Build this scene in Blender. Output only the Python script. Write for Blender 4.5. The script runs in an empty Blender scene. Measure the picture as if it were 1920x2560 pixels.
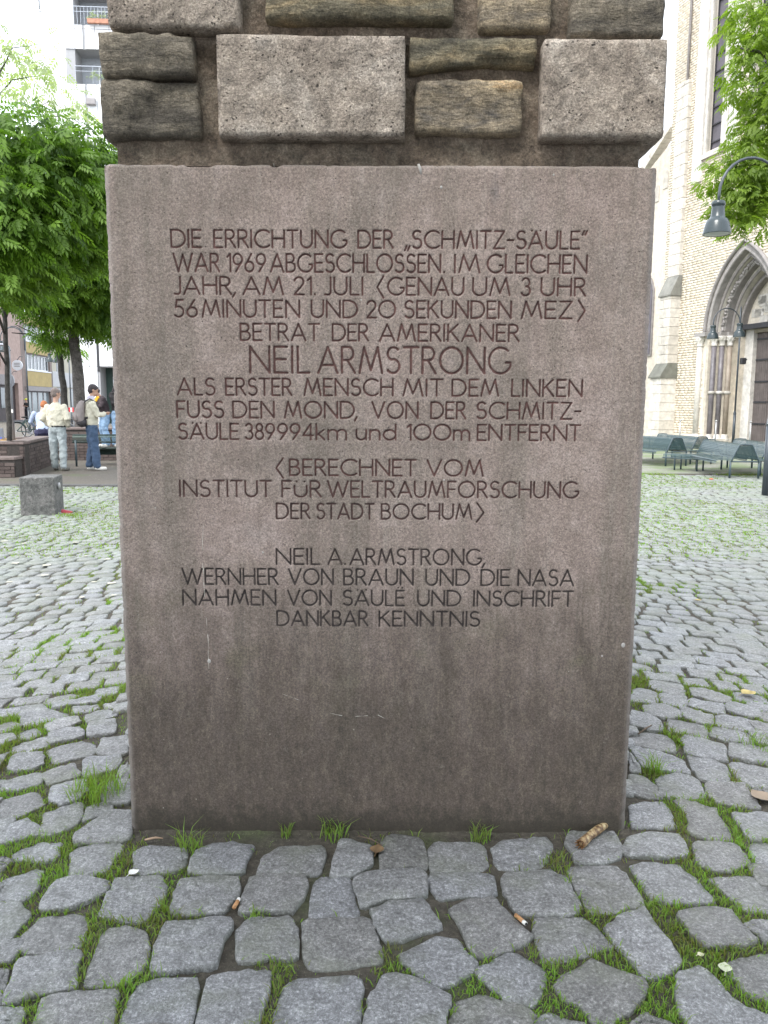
import bpy, bmesh, math, random
import numpy as np
from mathutils import Vector, Matrix, noise as mn
from math import radians as R, sin, cos, tan, pi, sqrt, atan2

random.seed(7); rng = np.random.default_rng(7)
sc = bpy.context.scene
COL = sc.collection

# ------------------------------------------------------------------ camera
FPX, HCAM = 1970.0, 1.45
cam_d = bpy.data.cameras.new('camera'); cam = bpy.data.objects.new('camera', cam_d); COL.objects.link(cam)
cam_d.sensor_fit = 'HORIZONTAL'; cam_d.sensor_width = 36.0; cam_d.lens = 36.0*FPX/1920.0
cam_d.clip_start = 0.05; cam_d.clip_end = 1500
PITCH = math.atan(270/1970.0)
CM = Matrix.Rotation(pi/2-PITCH, 4, 'X') @ Matrix.Rotation(R(0.25), 4, 'Z')
cam.matrix_world = Matrix.Translation((0, 0, HCAM)) @ CM
sc.camera = cam
# ------------------------------------------------------------------ light
sc.view_settings.view_transform = 'Standard'; sc.view_settings.look = 'None'
sc.view_settings.gamma = 1.0; sc.view_settings.use_curve_mapping = False
sc.view_settings.exposure = 1.62
SUN_EL, SUN_AZ = R(52), R(215)      # high soft light from behind and left of the camera
w = bpy.data.worlds.new('World'); sc.world = w; w.use_nodes = True
nt = w.node_tree; nt.nodes.clear()
sky = nt.nodes.new('ShaderNodeTexSky'); sky.sky_type = 'NISHITA'; sky.sun_disc = False
sky.sun_elevation = SUN_EL; sky.sun_rotation = SUN_AZ; sky.air_density = 1.0; sky.dust_density = 4.0
hsv = nt.nodes.new('ShaderNodeHueSaturation'); hsv.inputs['Saturation'].default_value = 0.25; hsv.inputs['Value'].default_value = 1.0
mixw = nt.nodes.new('ShaderNodeMix'); mixw.data_type = 'RGBA'; mixw.inputs[0].default_value = 0.62
mixw.inputs[7].default_value = (8.3, 9.0, 9.9, 1)       # even white cloud layer
bg = nt.nodes.new('ShaderNodeBackground'); bg.inputs['Strength'].default_value = 0.12
wo = nt.nodes.new('ShaderNodeOutputWorld')
nt.links.new(sky.outputs[0], hsv.inputs['Color']); nt.links.new(hsv.outputs[0], mixw.inputs[6])
nt.links.new(mixw.outputs[2], bg.inputs['Color']); nt.links.new(bg.outputs[0], wo.inputs['Surface'])
sd = bpy.data.lights.new('sun', 'SUN'); sd.energy = 0.9; sd.angle = R(25); sd.color = (1, .96, .9)
so = bpy.data.objects.new('sun', sd); COL.objects.link(so)
so.rotation_euler = Vector((-sin(SUN_AZ)*cos(SUN_EL), -cos(SUN_AZ)*cos(SUN_EL), -sin(SUN_EL))).to_track_quat('-Z', 'Y').to_euler()
so.location = (-20, -20, 40)

# ------------------------------------------------------------------ helpers
M3 = CM.to_3x3(); C0 = Vector((0, 0, HCAM))
def ray(px, py):
    return (M3 @ Vector(((px-960)/FPX, -(py-1280)/FPX, -1))).normalized()
def G(px, py, z=0.0):
    d = ray(px, py); t = (z-HCAM)/d.z; return C0+d*t
def PY(px, py, Y):
    d = ray(px, py); return C0+d*(Y/d.y)
def at_dist(px, py, dist):                      # point at a horizontal distance
    d = ray(px, py); return C0+d*(dist/sqrt(d.x**2+d.y**2))

def tag(o, label=None, cat=None, group=None, kind=None):
    if label: o['label'] = label
    if cat: o['category'] = cat
    if group: o['group'] = group
    if kind: o['kind'] = kind
    return o
def empty(name, loc=(0, 0, 0), rz=0.0, label=None, cat=None, group=None):
    o = bpy.data.objects.new(name, None); COL.objects.link(o)
    o.location = loc; o.rotation_euler = (0, 0, rz); o.empty_display_size = .2
    return tag(o, label, cat, group)
def link(name, me, parent=None, loc=None, rz=0):
    o = bpy.data.objects.new(name, me); COL.objects.link(o)
    if parent: o.parent = parent
    if loc is not None: o.location = loc; o.rotation_euler = (0, 0, rz)
    return o
def copy_tree(o, parent=None):
    c = o.copy(); COL.objects.link(c); c.parent = parent
    for ch in list(o.children): copy_tree(ch, c)
    return c

class MB:
    def __init__(s): s.v = []; s.f = []
    def add(s, vs, fs):
        n = len(s.v); s.v += [tuple(v) for v in vs]; s.f += [tuple(i+n for i in f) for f in fs]; return s
    def box(s, x0, x1, y0, y1, z0, z1, m=None):
        vs = [Vector(p) for p in ((x0,y0,z0),(x1,y0,z0),(x1,y1,z0),(x0,y1,z0),(x0,y0,z1),(x1,y0,z1),(x1,y1,z1),(x0,y1,z1))]
        if m: vs = [m @ v for v in vs]
        return s.add(vs, [(0,3,2,1),(4,5,6,7),(0,1,5,4),(1,2,6,5),(2,3,7,6),(3,0,4,7)])
    def tube(s, pts, r, n=8, cap=True, ref=None):
        pts = [Vector(p) for p in pts]; rs = r if isinstance(r, (list, tuple)) else [r]*len(pts)
        vs = []; fs = []; prev = None
        for i, p in enumerate(pts):
            t = (pts[min(i+1, len(pts)-1)]-pts[max(i-1, 0)]).normalized()
            a = prev if prev else (Vector(ref) if ref else (Vector((0,0,1)) if abs(t.z) < .9 else Vector((1,0,0))))
            a = (a-t*a.dot(t)).normalized(); b = t.cross(a); prev = a
            rr = rs[i]; ra, rb = rr if isinstance(rr, (list, tuple)) else (rr, rr)
            for k in range(n):
                q = 2*pi*k/n; vs.append(p+a*cos(q)*ra+b*sin(q)*rb)
        for i in range(len(pts)-1):
            for k in range(n):
                k2 = (k+1) % n; fs.append((i*n+k, i*n+k2, (i+1)*n+k2, (i+1)*n+k))
        if cap: fs.append(tuple(range(n))[::-1]); fs.append(tuple((len(pts)-1)*n+k for k in range(n)))
        return s.add(vs, fs)
    def lathe(s, prof, c=(0,0,0), n=20, axis=None):
        vs = []; fs = []
        for (r_, z) in prof:
            for k in range(n): vs.append(Vector((r_*cos(2*pi*k/n), r_*sin(2*pi*k/n), z)))
        for i in range(len(prof)-1):
            for k in range(n):
                k2 = (k+1) % n; fs.append((i*n+k, i*n+k2, (i+1)*n+k2, (i+1)*n+k))
        if axis is not None:
            q = Vector((0,0,1)).rotation_difference(Vector(axis)); vs = [q @ v for v in vs]
        vs = [v+Vector(c) for v in vs]
        return s.add(vs, fs)
    def prism(s, poly, y0, y1):                  # poly in (x,z), extruded along y
        n = len(poly); vs = [Vector((p[0], y0, p[1])) for p in poly]+[Vector((p[0], y1, p[1])) for p in poly]
        fs = [tuple(range(n)), tuple(range(2*n-1, n-1, -1))]+[(i, i+n, (i+1) % n+n, (i+1) % n) for i in range(n)]
        return s.add(vs, fs)
    def ellip(s, c, r, nu=14, nv=9, m=None):
        vs = []; fs = []
        for j in range(nv+1):
            th = pi*j/nv
            for i in range(nu):
                ph = 2*pi*i/nu; v = Vector((r[0]*sin(th)*cos(ph), r[1]*sin(th)*sin(ph), r[2]*cos(th)))
                if m: v = m @ v
                vs.append(v+Vector(c))
        for j in range(nv):
            for i in range(nu):
                i2 = (i+1) % nu; fs.append((j*nu+i, (j+1)*nu+i, (j+1)*nu+i2, j*nu+i2))
        return s.add(vs, fs)
    def mesh(s, name, mat=None, smooth=False):
        me = bpy.data.meshes.new(name); me.from_pydata(s.v, [], s.f); me.validate(); me.update()
        if mat: me.materials.append(mat)
        if smooth: me.polygons.foreach_set('use_smooth', [True]*len(me.polygons))
        return me
    def build(s, name, mat, parent=None, smooth=False, loc=None, rz=0, bevel=0):
        o = link(name, s.mesh(name, mat, smooth), parent, loc, rz)
        if bevel:
            b = o.modifiers.new('bevel', 'BEVEL'); b.width = bevel; b.segments = 2; b.limit_method = 'ANGLE'
        return o

def np_mesh(name, V, F, mat=None, smooth=False):
    """V (n,3), F (m,3|4) arrays"""
    me = bpy.data.meshes.new(name); k = F.shape[1]
    me.vertices.add(len(V)); me.vertices.foreach_set('co', np.ascontiguousarray(V, dtype=np.float32).ravel())
    me.loops.add(F.size); me.loops.foreach_set('vertex_index', np.ascontiguousarray(F, dtype=np.int32).ravel())
    me.polygons.add(len(F)); me.polygons.foreach_set('loop_start', np.arange(0, F.size, k, dtype=np.int32))
    me.update(calc_edges=True)
    if smooth: me.polygons.foreach_set('use_smooth', np.ones(len(F), dtype=bool))
    if mat: me.materials.append(mat)
    return me

def vnoise(P, seed=0):
    """smooth value noise on (...,2|3) arrays, range about -1..1"""
    P = np.asarray(P, dtype=np.float64); i = np.floor(P).astype(np.int64); f = P-i; f = f*f*(3-2*f)
    D = P.shape[-1]; out = 0
    for c in range(2**D):
        h = np.full(P.shape[:-1], seed*7919+13, dtype=np.int64); wgt = 1.0
        for d in range(D):
            b = (c >> d) & 1; h = (h*73856093) ^ ((i[..., d]+b)*[19349663, 83492791, 49979687][d])
            h = h & 0x7fffffff
            wgt = wgt*(f[..., d] if b else 1-f[..., d])
        h = ((h ^ (h >> 13))*1274126177) & 0x7fffffff; h = h ^ (h >> 16)
        out = out+wgt*((h & 0xffff)/32767.5-1)
    return out
def fbm(P, seed=0, oct=4, gain=.5):
    P = np.asarray(P, dtype=np.float64); a = 1; o = 0; t = 0
    for k in range(oct): o = o+a*vnoise(P*2**k+k*17.3, seed+k); t += a; a *= gain
    return o/t

# ------------------------------------------------------------------ materials
MATS = {}
def nodes(name):
    m = bpy.data.materials.new(name); m.use_nodes = True; t = m.node_tree
    return m, t, t.nodes['Principled BSDF']
def ramp(t, fac, stops):
    n = t.nodes.new('ShaderNodeValToRGB'); e = n.color_ramp.elements
    while len(e) < len(stops): e.new(.5)
    for k, (p, c) in enumerate(stops):
        e[k].position = p; e[k].color = (c, c, c, 1) if isinstance(c, (int, float)) else (*c, 1)
    t.links.new(fac, n.inputs[0]); return n.outputs[0]
def tnoise(t, vec, scale, detail=4, rough=.55, dist=0, vscale=None):
    n = t.nodes.new('ShaderNodeTexNoise'); n.inputs['Scale'].default_value = scale
    n.inputs['Detail'].default_value = detail; n.inputs['Roughness'].default_value = rough; n.inputs['Distortion'].default_value = dist
    if vscale:
        mp = t.nodes.new('ShaderNodeMapping'); mp.inputs['Scale'].default_value = vscale; t.links.new(vec, mp.inputs[0]); vec = mp.outputs[0]
    t.links.new(vec, n.inputs['Vector']); return n.outputs['Fac']
def tvor(t, vec, scale, feature='F1', rnd=1):
    n = t.nodes.new('ShaderNodeTexVoronoi'); n.inputs['Scale'].default_value = scale; n.feature = feature
    n.inputs['Randomness'].default_value = rnd
    t.links.new(vec, n.inputs['Vector']); return n
def tmix(t, fac, a, b, mode='MIX'):
    n = t.nodes.new('ShaderNodeMix'); n.data_type = 'RGBA'; n.blend_type = mode
    for s, v in ((0, fac), (6, a), (7, b)):
        if isinstance(v, bpy.types.NodeSocket): t.links.new(v, n.inputs[s])
        elif isinstance(v, (int, float)): n.inputs[s].default_value = v if s == 0 else (v, v, v, 1)
        else: n.inputs[s].default_value = (*v, 1)
    return n.outputs[2]
def tmath(t, op, a, b=0.0, clamp=False):
    n = t.nodes.new('ShaderNodeMath'); n.operation = op; n.use_clamp = clamp
    for s, v in ((0, a), (1, b)):
        if isinstance(v, bpy.types.NodeSocket): t.links.new(v, n.inputs[s])
        else: n.inputs[s].default_value = v
    return n.outputs[0]
def tbump(t, b, h, strength=.4, dist=.01):
    n = t.nodes.new('ShaderNodeBump'); n.inputs['Strength'].default_value = strength; n.inputs['Distance'].default_value = dist
    t.links.new(h, n.inputs['Height']); t.links.new(n.outputs[0], b.inputs['Normal']); return n
def coord(t, world=False):
    if world: return t.nodes.new('ShaderNodeNewGeometry').outputs['Position']
    return t.nodes.new('ShaderNodeTexCoord').outputs['Object']
def simple(name, col, rough=.6, var=.25, scale=6, bump=.15, bscale=60, metal=0, world=False, bdist=.004):
    if name in MATS: return MATS[name]
    m, t, b = nodes(name); v = coord(t, world)
    n1 = tnoise(t, v, scale, 5); c0 = tuple(c*(1-var) for c in col); c1 = tuple(min(1, c*(1+var)) for c in col)
    t.links.new(ramp(t, n1, [(.3, c0), (.7, c1)]), b.inputs['Base Color'])
    b.inputs['Roughness'].default_value = rough; b.inputs['Metallic'].default_value = metal
    if bump: tbump(t, b, tnoise(t, v, bscale, 3), bump, bdist)
    MATS[name] = m; return m

def mat_slab():
    m, t, b = nodes('red_sandstone_slab'); v = coord(t, True)
    big = tnoise(t, v, 3.0, 6, .6); mid = tnoise(t, v, 14, 5, .6); fine = tnoise(t, v, 190, 5, .85)
    c = ramp(t, big, [(.30, (.210, .168, .145)), (.48, (.292, .226, .196)), (.62, (.338, .258, .230)), (.75, (.37, .298, .274))])
    c = tmix(t, .42, c, ramp(t, mid, [(.32, (.15, .125, .108)), (.5, (.24, .20, .175)), (.68, (.36, .305, .28))]))
    # vertical rain streaks
    st = tnoise(t, v, 1, 5, .6, 0, (9, 1, .7))
    c = tmix(t, tmath(t, 'MULTIPLY', ramp(t, st, [(.48, 0), (.68, 1)]), .6), c, (.155, .135, .11), 'MIX')
    st2 = tnoise(t, v, 1.7, 6, .7, .3, (16, 1, 1.3))
    c = tmix(t, tmath(t, 'MULTIPLY', ramp(t, st2, [(.56, 0), (.72, 1)]), .38), c, (.33, .295, .26), 'MIX')
    pm_ = t.nodes.new('ShaderNodeMapping'); sp0 = PY(1240, 478, 2.534); pm_.vector_type = 'TEXTURE'; pm_.inputs['Location'].default_value = (sp0.x, 2.534, sp0.z); pm_.inputs['Scale'].default_value = (.022, 1, .055)
    dv_ = t.nodes.new('ShaderNodeVectorMath'); dv_.operation = 'LENGTH'; t.links.new(v, pm_.inputs[0]); t.links.new(pm_.outputs[0], dv_.inputs[0])
    smd = tmath(t, 'ADD', dv_.outputs['Value'], tmath(t, 'MULTIPLY', tmath(t, 'SUBTRACT', tnoise(t, v, 30, 4), .5), 1.6))
    c = tmix(t, ramp(t, smd, [(.15, .55), (1.1, 0)]), c, (.085, .082, .085))
    # brown-black grime in the lower third, broken up by noise
    sx = t.nodes.new('ShaderNodeSeparateXYZ'); t.links.new(v, sx.inputs[0]); z = sx.outputs[2]
    g = tmath(t, 'ADD', z, tmath(t, 'MULTIPLY', tmath(t, 'SUBTRACT', tnoise(t, v, 6, 8, .78, .3, (2.0, 1, .7)), .5), 1.1))
    gm = ramp(t, g, [(.10, 1), (.42, .92), (.70, .52), (1.15, 0)])
    gcol = ramp(t, tnoise(t, v, 26, 6, .8, 0, (1.5, 1, .6)), [(.32, (.026, .020, .016)), (.5, (.055, .042, .032)), (.72, (.120, .098, .070))])
    c = tmix(t, tmath(t, 'MULTIPLY', gm, .82), c, gcol)
    st3 = tnoise(t, v, 1, 7, .8, .1, (34, 1, 1.1)); zr = ramp(t, z, [(.0, 1), (.9, .75), (1.6, .2), (2.1, .35)])
    c = tmix(t, tmath(t, 'MULTIPLY', tmath(t, 'MULTIPLY', ramp(t, st3, [(.53, 0), (.57, 1)]), zr), .26), c, (.070, .057, .046))
    c = tmix(t, tmath(t, 'MULTIPLY', ramp(t, tnoise(t, v, 38, 7, .85), [(.60, 0), (.64, 1)]), .28), c, (.30, .275, .225))
    # olive algae
    al = ramp(t, tnoise(t, v, 4.5, 5, .6), [(.55, 0), (.72, 1)])
    zz = ramp(t, z, [(.35, 0), (.6, 1), (.85, .6), (1.0, 0)])
    c = tmix(t, tmath(t, 'MULTIPLY', tmath(t, 'MULTIPLY', al, zz), .5), c, (.135, .125, .075))
    # grain: light and dark specks
    c = tmix(t, 1, c, ramp(t, fine, [(.33, .45), (.5, 1.0), (.66, 1.7)]), 'MULTIPLY')
    sd_ = tmath(t, 'ADD', z, tmath(t, 'MULTIPLY', tmath(t, 'SUBTRACT', tnoise(t, v, 22, 7, .8), .5), .30))
    c = tmix(t, ramp(t, sd_, [(.03, .75), (.10, 0)]), c, (.035, .030, .022))
    sp = tvor(t, v, 55); c = tmix(t, ramp(t, sp.outputs['Distance'], [(.055, 1), (.10, 0)]), c, (.03, .025, .022))
    sp3 = tvor(t, v, 17); c = tmix(t, ramp(t, sp3.outputs['Distance'], [(.028, .9), (.05, 0)]), c, (.03, .028, .025))
    sp2 = tvor(t, v, 13.7); c = tmix(t, ramp(t, sp2.outputs['Distance'], [(.018, .8), (.035, 0)]), c, (.42, .38, .34))
    # grey-beige rim along the chamfers and top edge, painted letters
    at = t.nodes.new('ShaderNodeAttribute'); at.attribute_name = 'groove'
    pc = t.nodes.new('ShaderNodeAttribute'); pc.attribute_name = 'paint'
    ch = t.nodes.new('ShaderNodeAttribute'); ch.attribute_name = 'edge'
    c = tmix(t, tmath(t, 'MULTIPLY', ch.outputs['Fac'], .55), c, (.27, .245, .225))
    c = tmix(t, ramp(t, at.outputs['Fac'], [(.15, 0), (.5, 1)]), c, pc.outputs['Color'])
    t.links.new(c, b.inputs['Base Color']); b.inputs['Roughness'].default_value = .85
    h = tmath(t, 'ADD', tmath(t, 'MULTIPLY', fine, .6), tmath(t, 'MULTIPLY', tnoise(t, v, 90, 3), 1.0))
    h = tmath(t, 'ADD', h, tmath(t, 'MULTIPLY', ramp(t, sp.outputs['Distance'], [(.0, 0), (.14, 1)]), 1.2))
    tbump(t, b, h, .75, .0035); return m

def mat_rock(name, cols, fs=30, pits=True, seed=0.0, layered=False):
    m, t, b = nodes(name)
    oi = t.nodes.new('ShaderNodeObjectInfo'); v0 = coord(t, True)
    va = t.nodes.new('ShaderNodeVectorMath'); va.operation = 'ADD'; t.links.new(v0, va.inputs[0]); va.inputs[1].default_value = (seed, seed*2, seed*3); v = va.outputs[0]
    n1 = tnoise(t, v, 7 if not layered else 4, 7, .65, .6, (1, 1, 3.5) if layered else None)
    c = ramp(t, n1, [(.30, cols[0]), (.48, cols[1]), (.62, cols[2]), (.78, cols[3])])
    f = tnoise(t, v, 170, 5, .85); c = tmix(t, 1, c, ramp(t, f, [(.33, .48), (.5, 1), (.66, 1.75)]), 'MULTIPLY')
    c = tmix(t, 1, c, ramp(t, tnoise(t, v, 24, 6, .75, .5), [(.34, .55), (.5, 1), (.68, 1.5)]), 'MULTIPLY')
    h = tmath(t, 'ADD', tmath(t, 'MULTIPLY', f, .5), tmath(t, 'MULTIPLY', tnoise(t, v, fs, 6, .65, 0, (1, 1, 2.6) if layered else None), 2.5))
    if pits:
        wv = t.nodes.new('ShaderNodeVectorMath'); wv.operation = 'ADD'; t.links.new(v, wv.inputs[0])
        nn = t.nodes.new('ShaderNodeTexNoise'); nn.inputs['Scale'].default_value = 25; t.links.new(v, nn.inputs['Vector'])
        sc_ = t.nodes.new('ShaderNodeVectorMath'); sc_.operation = 'SCALE'; sc_.inputs['Scale'].default_value = .03; t.links.new(nn.outputs['Color'], sc_.inputs[0]); t.links.new(sc_.outputs[0], wv.inputs[1])
        dens = ramp(t, tnoise(t, v, 9, 3), [(.42, .0), (.62, 1)])
        for s_, a_, b_ in ((70, .13, .24), (26, .06, .12)):
            p = tvor(t, wv.outputs[0], s_); pm = tmath(t, 'MULTIPLY', ramp(t, p.outputs['Distance'], [(a_, 1), (b_, 0)]), dens if s_ == 70 else 1.0)
            c = tmix(t, tmath(t, 'MULTIPLY', pm, .88), c, tuple(x*.16 for x in cols[1])); h = tmath(t, 'SUBTRACT', h, tmath(t, 'MULTIPLY', pm, 1.6))
    t.links.new(c, b.inputs['Base Color']); b.inputs['Roughness'].default_value = .9
    tbump(t, b, h, .9, .007); return m

def mat_cobble():
    m, t, b = nodes('granite_cobble'); v = coord(t, True)
    at = t.nodes.new('ShaderNodeAttribute'); at.attribute_name = 'tone'
    c = ramp(t, tnoise(t, v, 16, 6, .7), [(.25, (.125, .124, .124)), (.48, (.192, .192, .196)), (.75, (.285, .286, .292))])
    c = tmix(t, 1, c, ramp(t, tnoise(t, v, 105, 5, .85), [(.34, .40), (.48, .85), (.56, 1.25), (.66, 2.3)]), 'MULTIPLY')
    c = tmix(t, 1, c, ramp(t, tnoise(t, v, 520, 2, .7), [(.3, .72), (.7, 1.3)]), 'MULTIPLY')
    c = tmix(t, 1, c, ramp(t, at.outputs['Fac'], [(0, (.74, .73, .70)), (.25, (.92, .90, .88)), (.5, (1, 1, 1)), (.75, (1.04, 1.05, 1.09)), (1, (1.28, 1.27, 1.27))]), 'MULTIPLY')
    # green-brown film in the cracks of the stones
    mo = t.nodes.new('ShaderNodeAttribute'); mo.attribute_name = 'rim'
    mk = tmath(t, 'MULTIPLY', mo.outputs['Fac'], ramp(t, tnoise(t, v, 9, 5), [(.40, .25), (.62, 1)]))
    c = tmix(t, tmath(t, 'MULTIPLY', mk, .5), c, (.085, .10, .058))
    c = tmix(t, tmath(t, 'MULTIPLY', ramp(t, tnoise(t, v, 5, 5), [(.50, 0), (.66, 1)]), .32), c, (.15, .165, .105))
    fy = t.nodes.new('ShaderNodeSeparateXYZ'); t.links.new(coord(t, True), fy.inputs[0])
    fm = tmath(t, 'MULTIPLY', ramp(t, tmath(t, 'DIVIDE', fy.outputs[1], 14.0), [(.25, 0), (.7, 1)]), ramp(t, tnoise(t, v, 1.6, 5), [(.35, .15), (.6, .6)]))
    c = tmix(t, fm, c, (.23, .27, .20))  # pale green wash over the far cobbles, mixed in by distance
    t.links.new(c, b.inputs['Base Color']); b.inputs['Roughness'].default_value = .5; b.inputs['Specular IOR Level'].default_value = .7
    h = tmath(t, 'ADD', tmath(t, 'MULTIPLY', tnoise(t, v, 300, 2), .35), tmath(t, 'MULTIPLY', tnoise(t, v, 45, 6, .65), 2.4))
    tbump(t, b, h, .8, .006); return m

def mat_soil():
    m, t, b = nodes('joint_soil'); v = coord(t, True)
    c = ramp(t, tnoise(t, v, 60, 6, .7), [(.3, (.040, .034, .028)), (.55, (.085, .074, .058)), (.75, (.15, .13, .105))])
    c = tmix(t, ramp(t, tnoise(t, v, 3.2, 4, .6), [(.50, 0), (.66, .5)]), c, ramp(t, tnoise(t, v, 150, 3), [(.35, (.05, .07, .028)), (.65, (.11, .14, .05))]))
    sp = tvor(t, v, 110); c = tmix(t, ramp(t, sp.outputs['Distance'], [(.10, .8), (.16, 0)]), c, (.22, .2, .17))
    t.links.new(c, b.inputs['Base Color']); b.inputs['Roughness'].default_value = .95
    tbump(t, b, tnoise(t, v, 120, 5, .7), .9, .012); return m

def mat_gravel(name, a, g, gthr):
    m, t, b = nodes(name); v = coord(t, True)
    c = ramp(t, tnoise(t, v, 28, 6, .75), [(.3, tuple(x*.6 for x in a)), (.5, a), (.7, tuple(x*1.45 for x in a))])
    c = tmix(t, ramp(t, tnoise(t, v, 1.1, 6, .65, .3), [(gthr, 0), (gthr+.12, .75)]), c, g)
    c = tmix(t, ramp(t, tvor(t, v, 4.1).outputs['Distance'], [(.05, .8), (.09, 0)]), c, (.42, .38, .26))
    t.links.new(c, b.inputs['Base Color']); b.inputs['Roughness'].default_value = .9
    tbump(t, b, tnoise(t, v, 60, 4), .6, .01); return m

def mat_leaf(name, c0, c1, trans=.5):
    m, t, b = nodes(name)
    at = t.nodes.new('ShaderNodeAttribute'); at.attribute_name = 'tone'
    c = ramp(t, at.outputs['Fac'], [(0, c0), (1, c1)])
    t.links.new(c, b.inputs['Base Color']); b.inputs['Roughness'].default_value = .55
    tr = t.nodes.new('ShaderNodeBsdfTranslucent'); t.links.new(tmix(t, 1, c, (1.15, 1.3, .55), 'MULTIPLY'), tr.inputs['Color'])
    mx = t.nodes.new('ShaderNodeMixShader'); mx.inputs[0].default_value = trans
    t.links.new(b.outputs[0], mx.inputs[1]); t.links.new(tr.outputs[0], mx.inputs[2])
    t.links.new(mx.outputs[0], t.nodes['Material Output'].inputs['Surface']); return m

def mat_perf(name, col):
    m, t, b = nodes(name); v = coord(t)
    b.inputs['Base Color'].default_value = (*col, 1); b.inputs['Roughness'].default_value = .4; b.inputs['Metallic'].default_value = .2
    p = tvor(t, v, 55, 'F1', 0); hole = ramp(t, p.outputs['Distance'], [(.37, 1), (.41, 0)])
    tr = t.nodes.new('ShaderNodeBsdfTransparent'); mx = t.nodes.new('ShaderNodeMixShader')
    t.links.new(hole, mx.inputs[0]); t.links.new(b.outputs[0], mx.inputs[1]); t.links.new(tr.outputs[0], mx.inputs[2])
    t.links.new(mx.outputs[0], t.nodes['Material Output'].inputs['Surface']); return m

def mat_glass(name, col=(.08, .09, .1), rough=.08):
    if name in MATS: return MATS[name]
    m, t, b = nodes(name); b.inputs['Base Color'].default_value = (*col, 1); b.inputs['Roughness'].default_value = rough
    b.inputs['Specular IOR Level'].default_value = .8; MATS[name] = m; return m

def mat_ashlar(name, cols, scale=1.0, rough=.85):
    m, t, b = nodes(name); v = coord(t)
    oi = t.nodes.new('ShaderNodeObjectInfo')
    c = ramp(t, oi.outputs['Random'], [(0, cols[0]), (.4, cols[1]), (1, cols[2])])
    at = t.nodes.new('ShaderNodeAttribute'); at.attribute_name = 'tone'
    n = tnoise(t, v, 5*scale, 6, .65); c = tmix(t, 1, c, ramp(t, n, [(.3, .75), (.7, 1.2)]), 'MULTIPLY')
    c = tmix(t, 1, c, ramp(t, tnoise(t, v, .7*scale, 4, .6, 0, (1.5, 1, .4)), [(.35, .82), (.6, 1.05)]), 'MULTIPLY')
    t.links.new(c, b.inputs['Base Color']); b.inputs['Roughness'].default_value = rough
    tbump(t, b, tnoise(t, v, 40, 4), .4, .01); return m

M_SLAB = mat_slab(); M_COB = mat_cobble(); M_SOIL = mat_soil()

# ------------------------------------------------------------------ ground
SD = 2.534                     # distance of the slab face
V = np.array([(-200, -60, -.012), (200, -60, -.012), (200, 300, -.012), (-200, 300, -.012)], float)
gp = link('plaza_ground', np_mesh('plaza_ground', V, np.array([[0, 1, 2, 3]]), M_SOIL)); tag(gp, kind='structure')

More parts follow.
